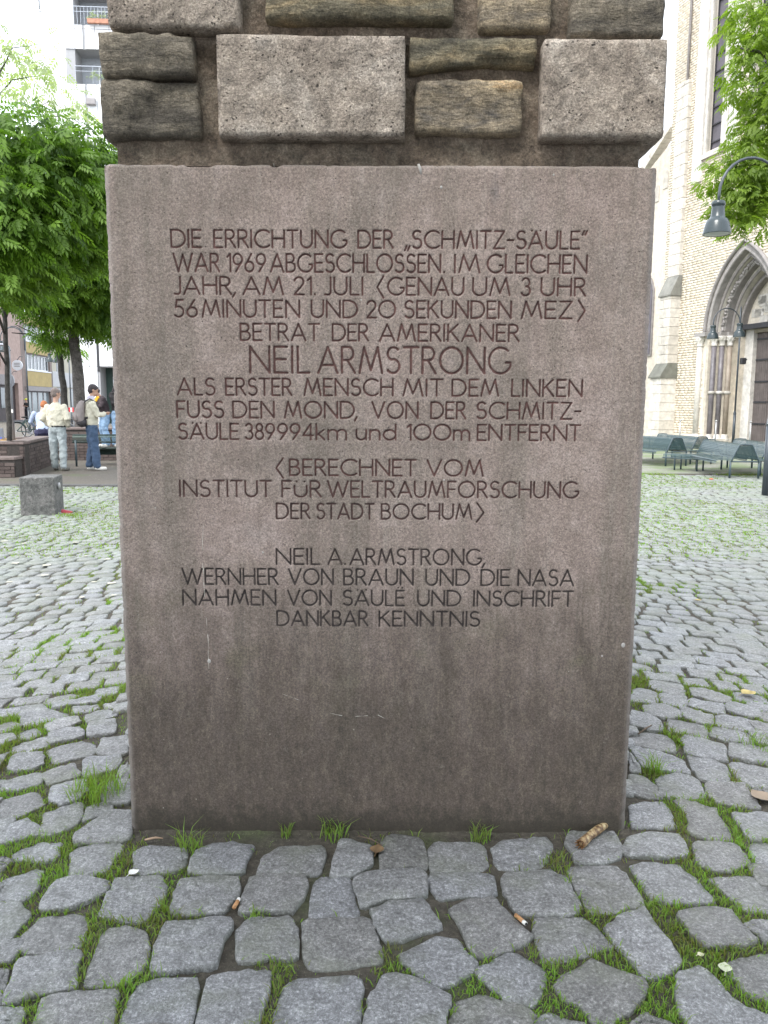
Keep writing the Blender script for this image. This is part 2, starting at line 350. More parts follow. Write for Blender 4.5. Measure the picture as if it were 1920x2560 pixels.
TR = {1: (0, 2060, 2.592), 2: (640, 2060, 2.592), 3: (1280, 2060, 2.592), 4: (0, 1700, 4.608), 5: (1540, 1700, 4.366)}
TXT = {
1: """100,180 240,110 390,120 370,210 270,240 110,215 75,200
-60,230 70,230 60,250 20,290 -60,300
460,180 520,140 770,110 790,150 690,290 560,335 440,325
880,170 960,140 1210,150 1200,250 1150,290 1060,310 920,325 870,300
1270,180 1350,140 1500,120 1640,135 1590,260 1560,310 1380,325 1230,320 1240,240
-60,400 50,340 230,285 270,310 250,390 200,450 130,500 60,490 -60,480
320,420 390,370 520,345 700,380 690,430 600,480 450,540 300,550 270,530
730,390 760,360 1040,335 1070,400 1060,470 960,600 860,625 650,580
1150,430 1170,370 1340,335 1540,340 1560,400 1530,490 1430,570 1200,590 1090,560
-60,490 20,500 130,520 200,580 110,680 60,750 -60,790
150,720 260,600 430,575 540,580 555,640 520,780 330,830 110,820
650,720 720,670 930,675 960,720 965,800 945,920 830,1000 620,1045 545,1030 590,890
1030,720 1080,630 1280,620 1500,600 1500,680 1440,760 1410,900 1380,930 1280,920 1000,970 985,900
110,920 150,870 290,845 520,820 530,850 490,950 480,1050 300,1090 30,1165
840,1110 900,1040 1100,990 1280,1000 1270,1100 1230,1330 780,1330
300,1130 430,1095 740,1070 750,1100 720,1330 220,1330
1350,980 1500,955 1740,940 1755,970 1740,1080 1660,1330 1270,1330 1310,1150
-60,1180 120,1175 150,1210 120,1330 -60,1330
-60,930 60,925 30,1060 0,1170 -60,1200
1540,690 1600,610 1700,597 1860,600 1905,625 1930,750 1920,850 1850,890 1760,855 1640,890 1540,880
1590,420 1620,350 1690,325 1960,320 1985,390 1960,470 1900,555 1700,560 1560,570 1570,480""",
2: """60,200 150,140 430,130 445,200 400,310 280,325 130,305 10,320
510,200 550,110 740,140 755,180 750,260 600,330 480,330
820,110 870,80 1040,85 1075,110 1110,200 1100,280 990,265 920,300 815,300 810,180
1115,140 1160,110 1430,105 1480,150 1500,260 1430,290 1250,300 1130,290
1530,150 1620,95 1880,75 1920,130 1880,230 1830,270 1660,285 1570,270
355,500 380,360 430,335 610,340 625,430 665,560 640,590 500,585 370,600 350,560
635,360 700,320 1060,290 1090,330 1110,430 1080,465 880,480 700,530 670,480
1120,350 1140,310 1400,300 1530,330 1545,440 1500,480 1350,455 1200,480 1150,430
1590,350 1620,300 1890,290 2000,330 2060,450 2110,520 2050,570 1960,590 1700,575 1650,500 1610,430
310,650 350,615 700,600 760,640 790,740 810,800 800,880 640,905 480,930 350,930 310,820
745,560 860,510 1070,480 1120,530 1200,660 1080,690 960,745 860,750 800,690
1250,550 1380,500 1550,480 1600,560 1659,610 1780,720 1740,760 1560,830 1420,850 1370,760 1320,640
930,840 1180,720 1280,725 1370,840 1440,890 1420,940 1300,1020 1180,1050 1060,970 940,880
180,1050 240,995 460,985 650,990 680,1050 670,1330 110,1330 130,1160
740,1130 840,970 900,960 1090,1040 1230,1100 1245,1160 1200,1330 710,1330
1425,940 1640,830 1690,830 1780,880 1870,940 1860,1000 1800,1180 1659,1140 1540,1060 1430,970
1280,1200 1330,1120 1430,1085 1560,1120 1700,1150 1790,1220 1760,1330 1230,1330""",
3: """345,110 370,50 450,30 640,30 690,100 710,180 700,215 600,240 420,245 390,180
720,160 770,70 900,45 1060,60 1120,120 1140,180 1100,210 860,205 760,200
1170,150 1200,115 1450,120 1490,180 1530,240 1440,290 1330,300 1200,255
365,300 400,260 680,260 740,330 860,490 830,530 640,570 500,555 440,440
775,270 860,240 1050,250 1170,330 1250,420 1320,500 1150,510 980,490 900,480 840,370
1275,340 1400,340 1560,325 1659,390 1740,470 1740,550 1500,550 1430,480 1350,410
1540,130 1580,110 1740,110 1740,330 1640,300 1560,200
135,640 170,610 300,600 440,600 530,640 600,720 640,780 560,810 400,860 220,880 180,780
610,680 700,600 850,550 920,640 1000,740 1100,860 1080,920 960,970 860,1000 790,900 680,780
1070,600 1110,570 1290,545 1400,560 1450,610 1590,750 1500,780 1370,780 1250,795 1190,740
1530,660 1570,640 1740,635 1740,760 1640,745
270,1030 330,990 520,880 640,930 840,1010 875,1080 820,1150 700,1250 600,1290 520,1260 440,1170 330,1110
1080,980 1190,925 1290,970 1400,1090 1520,1180 1610,1230 1560,1330 1180,1330 1070,1180 1060,1100
1360,910 1400,880 1740,810 1740,1110 1620,1130 1530,1090 1450,990
150,1270 250,1220 400,1260 520,1330 130,1330
790,1270 870,1220 1000,1270 1060,1330 760,1330""",
4: """120,760 280,710 550,630 570,690 520,760 280,820 150,840
130,900 180,860 480,820 510,870 490,960 380,1010 160,1040 90,1010
-60,1130 50,1140 420,1060 500,1100 460,1180 200,1260 0,1250 -60,1250
-60,1400 60,1380 350,1300 440,1320 510,1420 380,1490 180,1580 -60,1620
560,620 650,580 900,540 960,600 940,650 760,690 590,720 560,690
550,800 640,760 960,690 1090,740 1100,800 1030,860 900,880 660,940 600,920
480,1080 580,1020 860,960 930,1080 880,1110 700,1150 560,1180
560,1390 600,1220 900,1150 980,1160 1020,1280 900,1380 720,1430
490,1600 520,1530 760,1460 900,1400 960,1440 930,1600 860,1670 660,1740 530,1780 480,1740
890,1780 1020,1680 1150,1560 1300,1490 1500,1480 1520,1700 1510,1800 1400,1850 1000,1880 850,1850
1000,570 1040,500 1320,450 1340,520 1310,600 1060,640 1010,630
1110,800 1180,660 1460,620 1470,850 1280,850 1150,840
950,930 1020,890 1380,860 1390,950 1340,1020 1100,1090 960,1090
980,400 1100,350 1240,330 1350,360 1340,400 1190,440 1010,470
1190,270 1440,190 1445,270 1220,320
850,290 1110,270 1130,310 1000,350 850,370 830,330
600,260 900,220 1120,170 1170,210 1100,260 850,280 700,310 620,310
480,220 840,140 900,160 890,190 740,240 560,270
120,350 370,240 460,240 560,320 800,370 820,400 600,460 260,520 230,430
520,510 700,440 880,420 930,480 860,520 620,590 550,580
-60,640 60,620 160,630 180,680 0,740 -60,750
210,620 300,560 400,540 480,590 390,650 220,680
-60,540 0,510 140,480 250,520 120,570 0,600 -60,610
1160,1250 1290,1160 1490,1140 1500,1400 1330,1420 1180,1400
1390,1060 1470,960 1480,1130 1370,1150
-60,1720 60,1700 300,1600 460,1700 440,1760 150,1850 -60,1900""",
5: """185,90 320,90 440,130 460,200 440,240 300,235 185,220
470,130 540,120 760,165 790,270 700,280 500,240
360,0 650,0 740,60 750,160 640,150 380,80
800,200 850,180 1190,260 1180,350 1080,350 800,270
820,90 1000,100 1250,190 1250,240 1130,240 840,165
300,270 400,240 610,280 700,340 700,400 500,405 360,370 290,310
175,330 380,370 470,430 510,540 380,545 170,500
560,420 650,415 980,490 1000,600 980,630 740,580 580,540
710,300 1060,390 1060,480 900,470 730,410
1090,380 1200,370 1540,440 1530,530 1400,540 1090,470
1210,260 1300,255 1560,320 1570,400 1450,400 1210,330
165,550 330,560 560,590 640,690 660,760 560,775 380,740 160,690
1040,510 1130,500 1500,580 1510,690 1380,670 1190,650 1050,600
710,620 760,600 1140,680 1200,740 1220,880 1050,850 760,790
1230,670 1520,700 1720,790 1720,890 1440,880 1240,840
155,730 250,715 600,810 730,870 800,1010 650,990 300,940
780,820 900,820 1200,900 1250,1000 1240,1100 1000,1090 900,1060 830,950
1240,910 1350,890 1720,950 1720,1160 1500,1160 1400,1130 1290,1000
140,1020 300,1040 440,1150 490,1270 300,1260 140,1220
450,1060 620,1010 830,1040 900,1100 970,1250 860,1300 660,1280 520,1260 440,1110
980,1130 1050,1110 1380,1140 1450,1220 1570,1390 1400,1390 1100,1340 1010,1220
160,1380 260,1330 520,1340 600,1470 660,1590 500,1600 300,1590 170,1590
640,1340 720,1310 950,1370 1080,1400 1110,1470 1180,1560 1280,1710 1130,1740 950,1710 780,1640 790,1520 720,1400
1250,1440 1400,1450 1720,1440 1720,1740 1430,1720 1370,1600 1290,1500
1440,1170 1540,1190 1520,1270 1480,1230
1560,1200 1720,1200 1720,1290 1560,1270
150,800 190,850 270,960 260,1000 150,990"""}
traced = []
for k, txt in TXT.items():
    ox, oy, s = TR[k]
    for line in txt.strip().split('\n'):
        pl = []
        for tok in line.split():
            a, b_ = tok.split(','); g = G(ox+float(a)/s, oy+float(b_)/s); pl.append((g.x, g.y))
        pl = np.array(pl)
        ar = .5*np.sum(pl[:, 0]*np.roll(pl[:, 1], -1)-np.roll(pl[:, 0], -1)*pl[:, 1])
        if ar < 0: pl = pl[::-1]
        traced.append(pl)

# rasterised occupancy of the near ground, 1 cm cells
RX0, RY0, RS, RNX, RNY = -3.2, .8, .008, 800, 900
occ = np.zeros((RNY, RNX), bool)
def raster(pl, grow=0.0):
    x0, y0 = pl.min(0)-grow; x1, y1 = pl.max(0)+grow
    i0, i1 = int((x0-RX0)/RS), int((x1-RX0)/RS)+2; j0, j1 = int((y0-RY0)/RS), int((y1-RY0)/RS)+2
    i0, i1, j0, j1 = max(i0, 0), min(i1, RNX), max(j0, 0), min(j1, RNY)
    if i1 <= i0 or j1 <= j0: return None
    X, Y = np.meshgrid(RX0+(np.arange(i0, i1)+.5)*RS, RY0+(np.arange(j0, j1)+.5)*RS)
    ins = np.zeros(X.shape, bool); n = len(pl)
    for a in range(n):
        xa, ya = pl[a]; xb, yb = pl[(a+1) % n]
        c = ((ya > Y) != (yb > Y)) & (X < (xb-xa)*(Y-ya)/(yb-ya+1e-12)+xa); ins ^= c
    return (slice(j0, j1), slice(i0, i1)), ins
for pl in traced:
    r_ = raster(pl)
    if r_: occ[r_[0]] |= r_[1]

# coursed setts in shallow arcs for everything beyond the traced ones
def fcurve(x): return .42*np.cos(2*pi*x/6.2)
rows = []; yk = -1.2
proc = []
while yk < 17.2:
    hgt = random.uniform(.128, .165); x = -11.0 if yk > 4 else -6.0
    xe = 11.0 if yk > 4 else 6.0
    x += random.uniform(0, .2)
    while x < xe:
        wd = random.uniform(.12, .195); g = .009+random.random()*.010
        j = lambda: random.uniform(-.011, .011)
        cx = x+wd/2
        if abs(cx) < max(yk+1.5, 1.2)*.62+1.0:
            pts = [(x+g+j(), yk+g*.6+j()), (x+wd/2, yk+g*.6+j()*.6), (x+wd-g+j(), yk+g*.6+j()), (x+wd-g+j(), yk+hgt-g*.6+j()), (x+wd/2, yk+hgt-g*.6+j()*.6), (x+g+j(), yk+hgt-g*.6+j())]
            proc.append(np.array([(px+ (py-yk)*0.15*sin(px*1.3), py+float(fcurve(px))) for px, py in pts]))
        x += wd
    yk += hgt
keep = []
SLX0, SLX1 = -.868, .837
for pl in proc:
    c = pl.mean(0)
    if SLX0-.06 < c[0] < SLX1+.06 and SD-.06 < c[1] < SD+1.75: continue
    if c[0] < -2.2 and c[1] > 13.75 + 0*c[0]: continue
    if c[0] > 0 and c[1] > 16.5: continue
    q_ = M3.inverted() @ (Vector((c[0], c[1], 0))-C0); pxx, pyy = 960-FPX*q_.x/q_.z, 1280+FPX*q_.y/q_.z
    if q_.z < 0 and -30 < pxx < 1950 and 2050 < pyy < 2570 and -.9 < c[0] < .9: continue
    r_ = raster(pl)
    if r_ is not None and r_[1].any():
        ov = (occ[r_[0]] & r_[1]).sum()/max(1, r_[1].sum())
        if ov > .30: continue
        if ov > 0: pl = c+(pl-c)*(1-ov*1.1)
    # stay out of the traced field
    keep.append(pl)
for pl in keep:
    r_ = raster(pl)
    if r_: occ[r_[0]] |= r_[1]

def resample(pl, n, rnd=2):
    P = pl
    for k in (.04, .10)[:rnd]:
        Q = np.roll(P, -1, 0); P = np.stack([P*(1-k)+Q*k, P*k+Q*(1-k)], 1).reshape(-1, 2)
    d = np.linalg.norm(np.roll(P, -1, 0)-P, axis=1); cum = np.concatenate([[0], np.cumsum(d)]); L = cum[-1]
    t = np.arange(n)/n*L; P2 = np.vstack([P, P[:1]])
    return np.stack([np.interp(t, cum, P2[:, 0]), np.interp(t, cum, P2[:, 1])], 1)

def cobble(pl, n, rings, rough):
    P = resample(pl, n); c = P.mean(0); rad = np.linalg.norm(P-c, axis=1).mean()
    s = random.random()*99
    P = P + ((P-c)/rad)*(vnoise(P*34+s, 3)[:, None]*.0055+vnoise(P*95+s, 4)[:, None]*.002)
    z0 = random.uniform(-.007, .006); tx, ty = random.uniform(-.035, .035), random.uniform(-.035, .035)
    V = []; rim = []
    for (ins, z, rm) in rings:
        q = c+(P-c)*(1-ins/rad)
        zz = z0+z+(q[:, 0]-c[0])*tx+(q[:, 1]-c[1])*ty+vnoise(q*36+s, 5)*rough*(1 if z > -.02 else 0)+vnoise(q*90+s, 6)*rough*.5*(1 if z > -.02 else 0)
        V.append(np.column_stack([q, zz])); rim += [rm]*n
    V.append(np.array([[c[0], c[1], z0+.003+vnoise(c[None]*36+s, 5)[0]*rough]])); rim.append(0)
    V = np.vstack(V); F = []
    for r_ in range(len(rings)-1):
        for k in range(n):
            k2 = (k+1) % n; F.append((r_*n+k, r_*n+k2, (r_+1)*n+k2, (r_+1)*n+k))
    T = [((len(rings)-1)*n+k, (len(rings)-1)*n+(k+1) % n, len(V)-1) for k in range(n)]
    return V, F, T, rim
RINGS_HI = [(-.008, -.07, 1), (-.0075, -.010, .9), (-.006, -.002, .35), (-.001, .000, .04), (.025, .001, 0), (.055, .0015, 0)]
RINGS_LO = [(-.003, -.05, 1), (-.002, -.008, .8), (.004, .001, .1)]
def finish(me, V, F, T, rim, tone):
    me.from_pydata([tuple(v) for v in V], [], F+T)
    a = me.attributes.new('tone', 'FLOAT', 'POINT'); a.data.foreach_set('value', np.array(tone, dtype=np.float32))
    a = me.attributes.new('rim', 'FLOAT', 'POINT'); a.data.foreach_set('value', np.array(rim, dtype=np.float32))
    me.materials.append(M_COB); me.polygons.foreach_set('use_smooth', [True]*len(me.polygons)); me.update()

allst = [(p, True) for p in traced]+[(p, False) for p in keep]
def visible_size(pl):
    c = pl.mean(0)
    if c[1] < 1.3 or abs(c[0]) > c[1]*.53+.25: return 0
    if -.9*c[1]/SD < c[0] < .88*c[1]/SD and c[1] > SD: return 0       # behind the slab
    return 1/(c[0]**2+c[1]**2)
order = sorted(range(len(allst)), key=lambda i: -(visible_size(allst[i][0])+(100 if allst[i][1] else 0)))
parts = set(order[:300])
SV, SF, ST, SR, STn = [], [], [], [], []; off = 0
for i in order:
    pl, tr = allst[i]; tone = float(np.clip(random.gauss(.5, .22), 0, 1))
    if i in parts:
        V, F, T, rim = cobble(pl, 30, RINGS_HI, .0042)
        me = bpy.data.meshes.new('cobblestone'); finish(me, V, F, T, rim, [tone]*len(V)); link('cobblestone', me, gp)
    else:
        V, F, T, rim = cobble(pl, 10, RINGS_LO, .003)
        SV.append(V); SF += [tuple(a+off for a in f) for f in F]; ST += [tuple(a+off for a in f) for f in T]; SR += rim; STn += [tone]*len(V); off += len(V)
me = bpy.data.meshes.new('distant_cobblestones'); finish(me, np.vstack(SV), SF, ST, SR, STn)
tag(link('distant_cobblestones', me, gp), kind='stuff')

# gravel under the trees at left and around the benches at right, with a kerb line
M_GRL = mat_gravel('brown_gravel', (.115, .10, .083), (.09, .11, .05), .56)
M_GRR = mat_gravel('mossy_gravel', (.20, .20, .165), (.12, .165, .06), .44)
def sheet(name, pts, z, mat):
    me = bpy.data.meshes.new(name); me.from_pydata([(x, y, z) for x, y in pts], [], [tuple(range(len(pts)))]); me.materials.append(mat)
    return tag(link(name, me), kind='structure')
sheet('gravel_ground', [(-60, 13.9), (-2.2, 13.9), (-2.2, 60), (-60, 60)], -.001, M_GRL)
sheet('gravel_path', [(-2.19, 16.9), (60, 16.9), (60, 60), (-2.19, 60)], -.005, M_GRR)
M_KERB = simple('kerb_stone', (.085, .082, .08), .8, .3, 12)
for i in range(26):
    x0 = -28+i*1.0
    tag(MB().box(x0+.004, x0+.996, 13.72, 13.88, -.05, .025).build('kerb_stone', M_KERB, bevel=.01), 'worn grey kerb stone in the row between the cobbles and the gravel at left', 'kerb', 'kerb stones along the gravel', None)
M_ASPH = simple('asphalt', (.075, .075, .08), .85, .2, 3, .3, 80, world=True)
sheet('road', [(-120, 60.5), (80, 60.5), (80, 140), (-120, 140)], -.006, M_ASPH)

# ------------------------------------------------------------------ grass in the joints
def blades(xy, h, wdt, lean, name, mat, zbase=-.012):
    n = len(xy); az = rng.uniform(0, 2*pi, n); la = rng.uniform(0, 2*pi, n)
    L = lean*rng.uniform(.3, 1.3, n)*h
    d = np.column_stack([np.cos(az), np.sin(az)]); l = np.column_stack([np.cos(la), np.sin(la)])*L[:, None]
    b = np.column_stack([xy, np.full(n, zbase)])
    V = np.zeros((n, 5, 3))
    V[:, 0, :2] = xy-d*wdt[:, None]/2; V[:, 1, :2] = xy+d*wdt[:, None]/2
    V[:, 2, :2] = xy+l*.35-d*wdt[:, None]*.4; V[:, 3, :2] = xy+l*.35+d*wdt[:, None]*.4; V[:, 4, :2] = xy+l
    V[:, 0:2, 2] = zbase; V[:, 2:4, 2] = (zbase+h*.6)[:, None]; V[:, 4, 2] = zbase+h*(1-.25*lean)
    V = V.reshape(-1, 3); base = np.arange(n)[:, None]*5
    F = np.vstack([base+np.array([0, 1, 3]), base+np.array([0, 3, 2]), base+np.array([2, 3, 4])])
    me = np_mesh(name, V, F, mat)
    a = me.attributes.new('tone', 'FLOAT', 'POINT'); tn = np.clip(rng.normal(.5, .25, n)+vnoise(xy*5, 4)*.3, 0, 1)
    a.data.foreach_set('value', np.repeat(tn, 5).astype(np.float32)); return me
M_GRASS = mat_leaf('grass_blades', (.17, .15, .06), (.22, .40, .06), .5)
patches = [(160,2200,70),(215,2140,60),(110,2280,50),(230,2330,55),(215,2420,45),(330,2465,60),(400,2290,60),(380,2230,40),(455,2290,50),(330,2500,40),(80,2520,50),(300,2220,40),(300,2160,45),(60,2155,50),(20,2370,45),(20,2440,40),
 (470,2200,30),(480,2280,40),(250,1985,55),(290,1960,45),(230,2010,50),(110,1890,45),(30,1880,50),(40,1985,45),(100,2030,45),(60,2110,45),(190,2100,60),(175,1830,40),(160,1850,30),(115,1810,45),(200,1740,40),(270,1730,50),(250,1745,30),(40,1790,40),(20,1840,35),(100,1925,30),
 (1390,2390,40),(1490,2300,35),(1530,2285,40),(1420,2440,60),(1360,2470,55),(1380,2520,55),(1480,2540,55),(1560,2400,60),(1530,2380,40),(1650,2510,60),(1660,2450,50),(1740,2390,55),(1800,2350,55),(1700,2340,60),(1770,2200,60),(1720,2150,50),(1800,2230,50),(1870,2280,50),(1880,2380,50),(1830,2450,50),(1860,2500,45),(1900,2560,60),(1740,2180,40),(1640,2265,40),(1680,2270,35),(1490,2260,35),(1400,2180,20),(1385,2150,25),
 (1850,2060,45),(1860,2160,40),(1830,2100,40),(1690,2050,30),(1700,2020,35),(1760,2000,40),(1635,1930,30),(1830,1990,30),(1845,1945,30),(1900,1860,45),(1860,1930,25),(1690,1840,30),(1710,1830,30),(1735,1790,45),(1790,1735,45),(1840,1740,30),(1600,1740,40),(1590,1700,30),(1680,1690,25),(1730,1720,30),(1905,1790,40),(1860,1715,45),(970,2400,25),(990,2420,40),(1040,2430,30),(1200,2460,55),(1240,2480,40),(690,2440,30),(680,2480,30),(650,2280,25),(640,2560,40),(1180,2370,20),(920,2560,30),(1120,2550,25),(1300,2190,20)]
pc = np.array([(lambda g: (g.x, g.y))(G(a, b_)) for a, b_, _ in patches])
pr = np.array([c/1970*HCAM/(-ray(a, b_).z)*1.25 for a, b_, c in patches])
free = ~occ
N = 620000
cand = np.column_stack([rng.uniform(-2.6, 2.6, N), rng.uniform(1.35, 7.6, N)])
ii = ((cand[:, 0]-RX0)/RS).astype(int); jj = ((cand[:, 1]-RY0)/RS).astype(int)
ok = free[jj, ii] & (np.abs(cand[:, 0]) < cand[:, 1]*.56+.2)
ok &= ~((cand[:, 0] > SLX0-.01) & (cand[:, 0] < SLX1+.01) & (cand[:, 1] > SD-.015))
cand = cand[ok]
dens = np.zeros(len(cand))
for (x, y), r_ in zip(pc, pr):
    d = np.hypot(cand[:, 0]-x, (cand[:, 1]-y)*.62); dens = np.maximum(dens, np.clip(1.3-d/r_, 0, 1))
ns = fbm(cand*2.1, 11, 3); far = np.clip((cand[:, 1]-3.6)/1.2, 0, 1)
dens = np.maximum(dens, np.clip((ns-.12)*4, 0, 1)*far*.85)
dens = np.maximum(dens, .012+np.clip((fbm(cand*6, 5, 2)-.35)*2, 0, .12))
front = (np.abs(cand[:, 0]) < .8) & (cand[:, 1] > 1.75) & (cand[:, 1] < SD); dens[front] *= .75
sel = cand[rng.random(len(cand)) < dens*1.25]
print('grass blades', len(sel))
hh = rng.uniform(.010, .034, len(sel))*(1+.5*vnoise(sel*3, 9)); ww = rng.uniform(.0018, .0036, len(sel))*(1+sel[:, 1]*.12)
g1 = link('joint_grass', blades(sel, hh, ww, .8, 'joint_grass', M_GRASS), gp); tag(g1, kind='stuff')
# far tufts
N = 110000
cf = np.column_stack([rng.uniform(-9, 9, N), rng.uniform(7.3, 16.9, N)])
nf = fbm(cf*.9, 21, 4); cf = cf[(nf > -.06) & (np.abs(cf[:, 0]) < cf[:, 1]*.6)]
cf = cf[~((cf[:, 0] < -2.2) & (cf[:, 1] > 13.6))]
g2 = link('distant_joint_grass', blades(cf, rng.uniform(.022, .036, len(cf)), rng.uniform(.008, .016, len(cf)), .8, 'distant_joint_grass', M_GRASS), gp); tag(g2, kind='stuff')
# named taller tufts: their own plants
def tuft(px, py, n, h, r_, label, ref_name='grass_tuft', lean=.7):
    g = G(px, py); th = rng.uniform(0, 2*pi, n); rr = r_*np.sqrt(rng.random(n))
    xy = np.column_stack([rr*np.cos(th), rr*np.sin(th)])
    o = link(ref_name, blades(xy, rng.uniform(.5, 1.1, n)*h, rng.uniform(.0022, .004, n), lean, ref_name, M_GRASS, -.015), None, (g.x, g.y, 0))
    tag(o, label, 'grass tuft', 'grass tufts between the cobbles'); return o
tuft(245, 1985, 240, .13, .10, 'tallest wispy grass tuft left of the slab, near its lower left edge')
tuft(1633, 1925, 60, .11, .03, 'small upright grass tuft on the cobbles just right of the slab')
tuft(835, 2082, 60, .085, .05, 'grass tuft against the foot of the slab, left of its middle')
tuft(478, 2120, 50, .10, .035, 'thin grass tuft in the joint below the lower left corner of the slab')
tuft(1205, 2090, 45, .075, .035, 'sparse yellowish grass tuft at the foot of the slab, right of its middle')
tuft(716, 2082, 26, .06, .02, 'tiny grass tuft at the foot of the slab, left of the bright green tuft')
tuft(1905, 1860, 130, .07, .09, 'dense grass tuft at the right edge of the picture, below the yellow leaf')

# ------------------------------------------------------------------ inscription slab
def arc(cx, cy, rx, ry, a0, a1, n=14):
    return [(cx+rx*cos(R(a0+(a1-a0)*k/n)), cy+ry*sin(R(a0+(a1-a0)*k/n))) for k in range(n+1)]
GL = {
'A': (.84, [[(0,0),(.42,1),(.84,0)], [(.14,.3),(.70,.3)]]),
'B': (.56, [[(0,0),(0,1),(.25,1)]+arc(.25,.765,.24,.235,90,-90)+[(0,.53)], [(.2,.53)]+arc(.28,.265,.28,.265,90,-90)+[(0,0)]]),
'C': (.86, [arc(.52,.5,.52,.5,48,312,22)]),
'D': (.80, [[(0,0),(0,1),(.28,1)]+arc(.28,.5,.52,.5,90,-90,18)+[(0,0)]]),
'E': (.50, [[(.5,1),(0,1),(0,0),(.5,0)], [(0,.52),(.44,.52)]]),
'F': (.48, [[(.48,1),(0,1),(0,0)], [(0,.52),(.42,.52)]]),
'G': (.92, [arc(.5,.5,.5,.5,50,335,22)+[(.94,.42),(.74,.42)]]),
'H': (.72, [[(0,0),(0,1)], [(.72,0),(.72,1)], [(0,.52),(.72,.52)]]),
'I': (.02, [[(0,0),(0,1)]]),
'J': (.32, [[(.32,1),(.32,.16)]+arc(.16,.16,.16,.16,0,-90,6)+[(0,.02)]]),
'K': (.62, [[(0,0),(0,1)], [(.55,1),(.02,.46)], [(.16,.6),(.62,0)]]),
'L': (.45, [[(0,1),(0,0),(.45,0)]]),
'M': (1.0, [[(0,0),(.2,1),(.5,.12),(.8,1),(1,0)]]),
'N': (.76, [[(0,0),(0,1),(.76,0),(.76,1)]]),
'O': (1.0, [arc(.5,.5,.5,.5,0,360,28)]),
'R': (.58, [[(0,0),(0,1),(.26,1)]+arc(.26,.75,.25,.25,90,-90)+[(0,.5)], [(.24,.5),(.58,0)]]),
'S': (.56, [arc(.29,.755,.25,.245,40,250,12)+arc(.28,.27,.28,.27,85,-145,14)]),
'T': (.62, [[(0,1),(.62,1)], [(.31,1),(.31,0)]]),
'U': (.68, [[(0,1),(0,.34)]+arc(.34,.34,.34,.34,180,360,14)+[(.68,1)]]),
'V': (.80, [[(0,1),(.40,0),(.80,1)]]),
'W': (1.26, [[(0,1),(.32,0),(.63,.95),(.94,0),(1.26,1)]]),
'Z': (.64, [[(.03,1),(.62,1),(0,0),(.64,0)]]),
'1': (.20, [[(0,.82),(.2,1),(.2,0)]]),
'2': (.54, [arc(.26,.73,.26,.27,165,-30,12)+[(0,0),(.54,0)]]),
'3': (.50, [arc(.24,.755,.22,.245,150,-85,12), arc(.24,.27,.26,.27,85,-150,14)]),
'4': (.62, [[(.48,0),(.48,1),(0,.27),(.62,.27)]]),
'5': (.50, [[(.46,1),(.12,1),(.06,.56)]+arc(.21,.31,.28,.31,115,-140,14)]),
'6': (.56, [[(.42,1)]+[(.12,.52)]+arc(.28,.28,.28,.28,150,510,22)]),
'8': (.54, [arc(.27,.765,.21,.235,-90,270,18), arc(.27,.265,.27,.265,90,450,20)]),
'9': (.58, [arc(.29,.70,.29,.30,-25,335,22)+[(.54,.55),(.16,0)]]),
'0': (1.0, [arc(.5,.5,.5,.5,0,360,28)]),
'k': (.42, [[(0,0),(0,1)], [(.38,.62),(0,.28)], [(.1,.37),(.42,0)]]),
'm': (.94, [[(0,0),(0,.64)], [(0,.4)]+arc(.235,.40,.235,.24,180,0,10)+[(.47,0)], [(.47,.4)]+arc(.705,.40,.235,.24,180,0,10)+[(.94,0)]]),
'n': (.50, [[(0,0),(0,.64)], [(0,.39)]+arc(.25,.39,.25,.25,180,0,10)+[(.5,0)]]),
'u': (.50, [[(0,.64),(0,.25)]+arc(.25,.25,.25,.25,180,360,10)+[(.5,.64)], [(.5,.64),(.5,0)]]),
'd': (.62, [arc(.31,.32,.31,.32,0,360,20), [(.62,1),(.62,0)]]),
'.': (.03, [[(0,.02),(.02,.02)]]),
',': (.10, [[(.10,.08),(0,-.16)]]),
'-': (.34, [[(0,.48),(.34,.48)]]),
'<': (.26, [[(.26,1.08),(0,.45),(.26,-.18)]]),
'>': (.26, [[(0,1.08),(.26,.45),(0,-.18)]]),
'l': (.26, [[(.10,.12),(0,-.14)], [(.26,.12),(.16,-.14)]]),       # low quotes
'q': (.26, [[(.10,1.04),(0,.80)], [(.26,1.04),(.16,.80)]]),       # high quotes
}
GL['Ä'] = (.84, GL['A'][1]+[[(.16,1.04),(.17,1.04)], [(.67,1.04),(.68,1.04)]])
GL['Ü'] = (.68, [[(0,.7),(0,.3)]+arc(.34,.32,.34,.32,180,360,14)+[(.68,.7)], [(.12,.97),(.13,.97)], [(.55,.97),(.56,.97)]])
GL['Ë'] = (.50, GL['E'][1]+[[(.12,1.2),(.13,1.2)], [(.38,1.2),(.39,1.2)]])
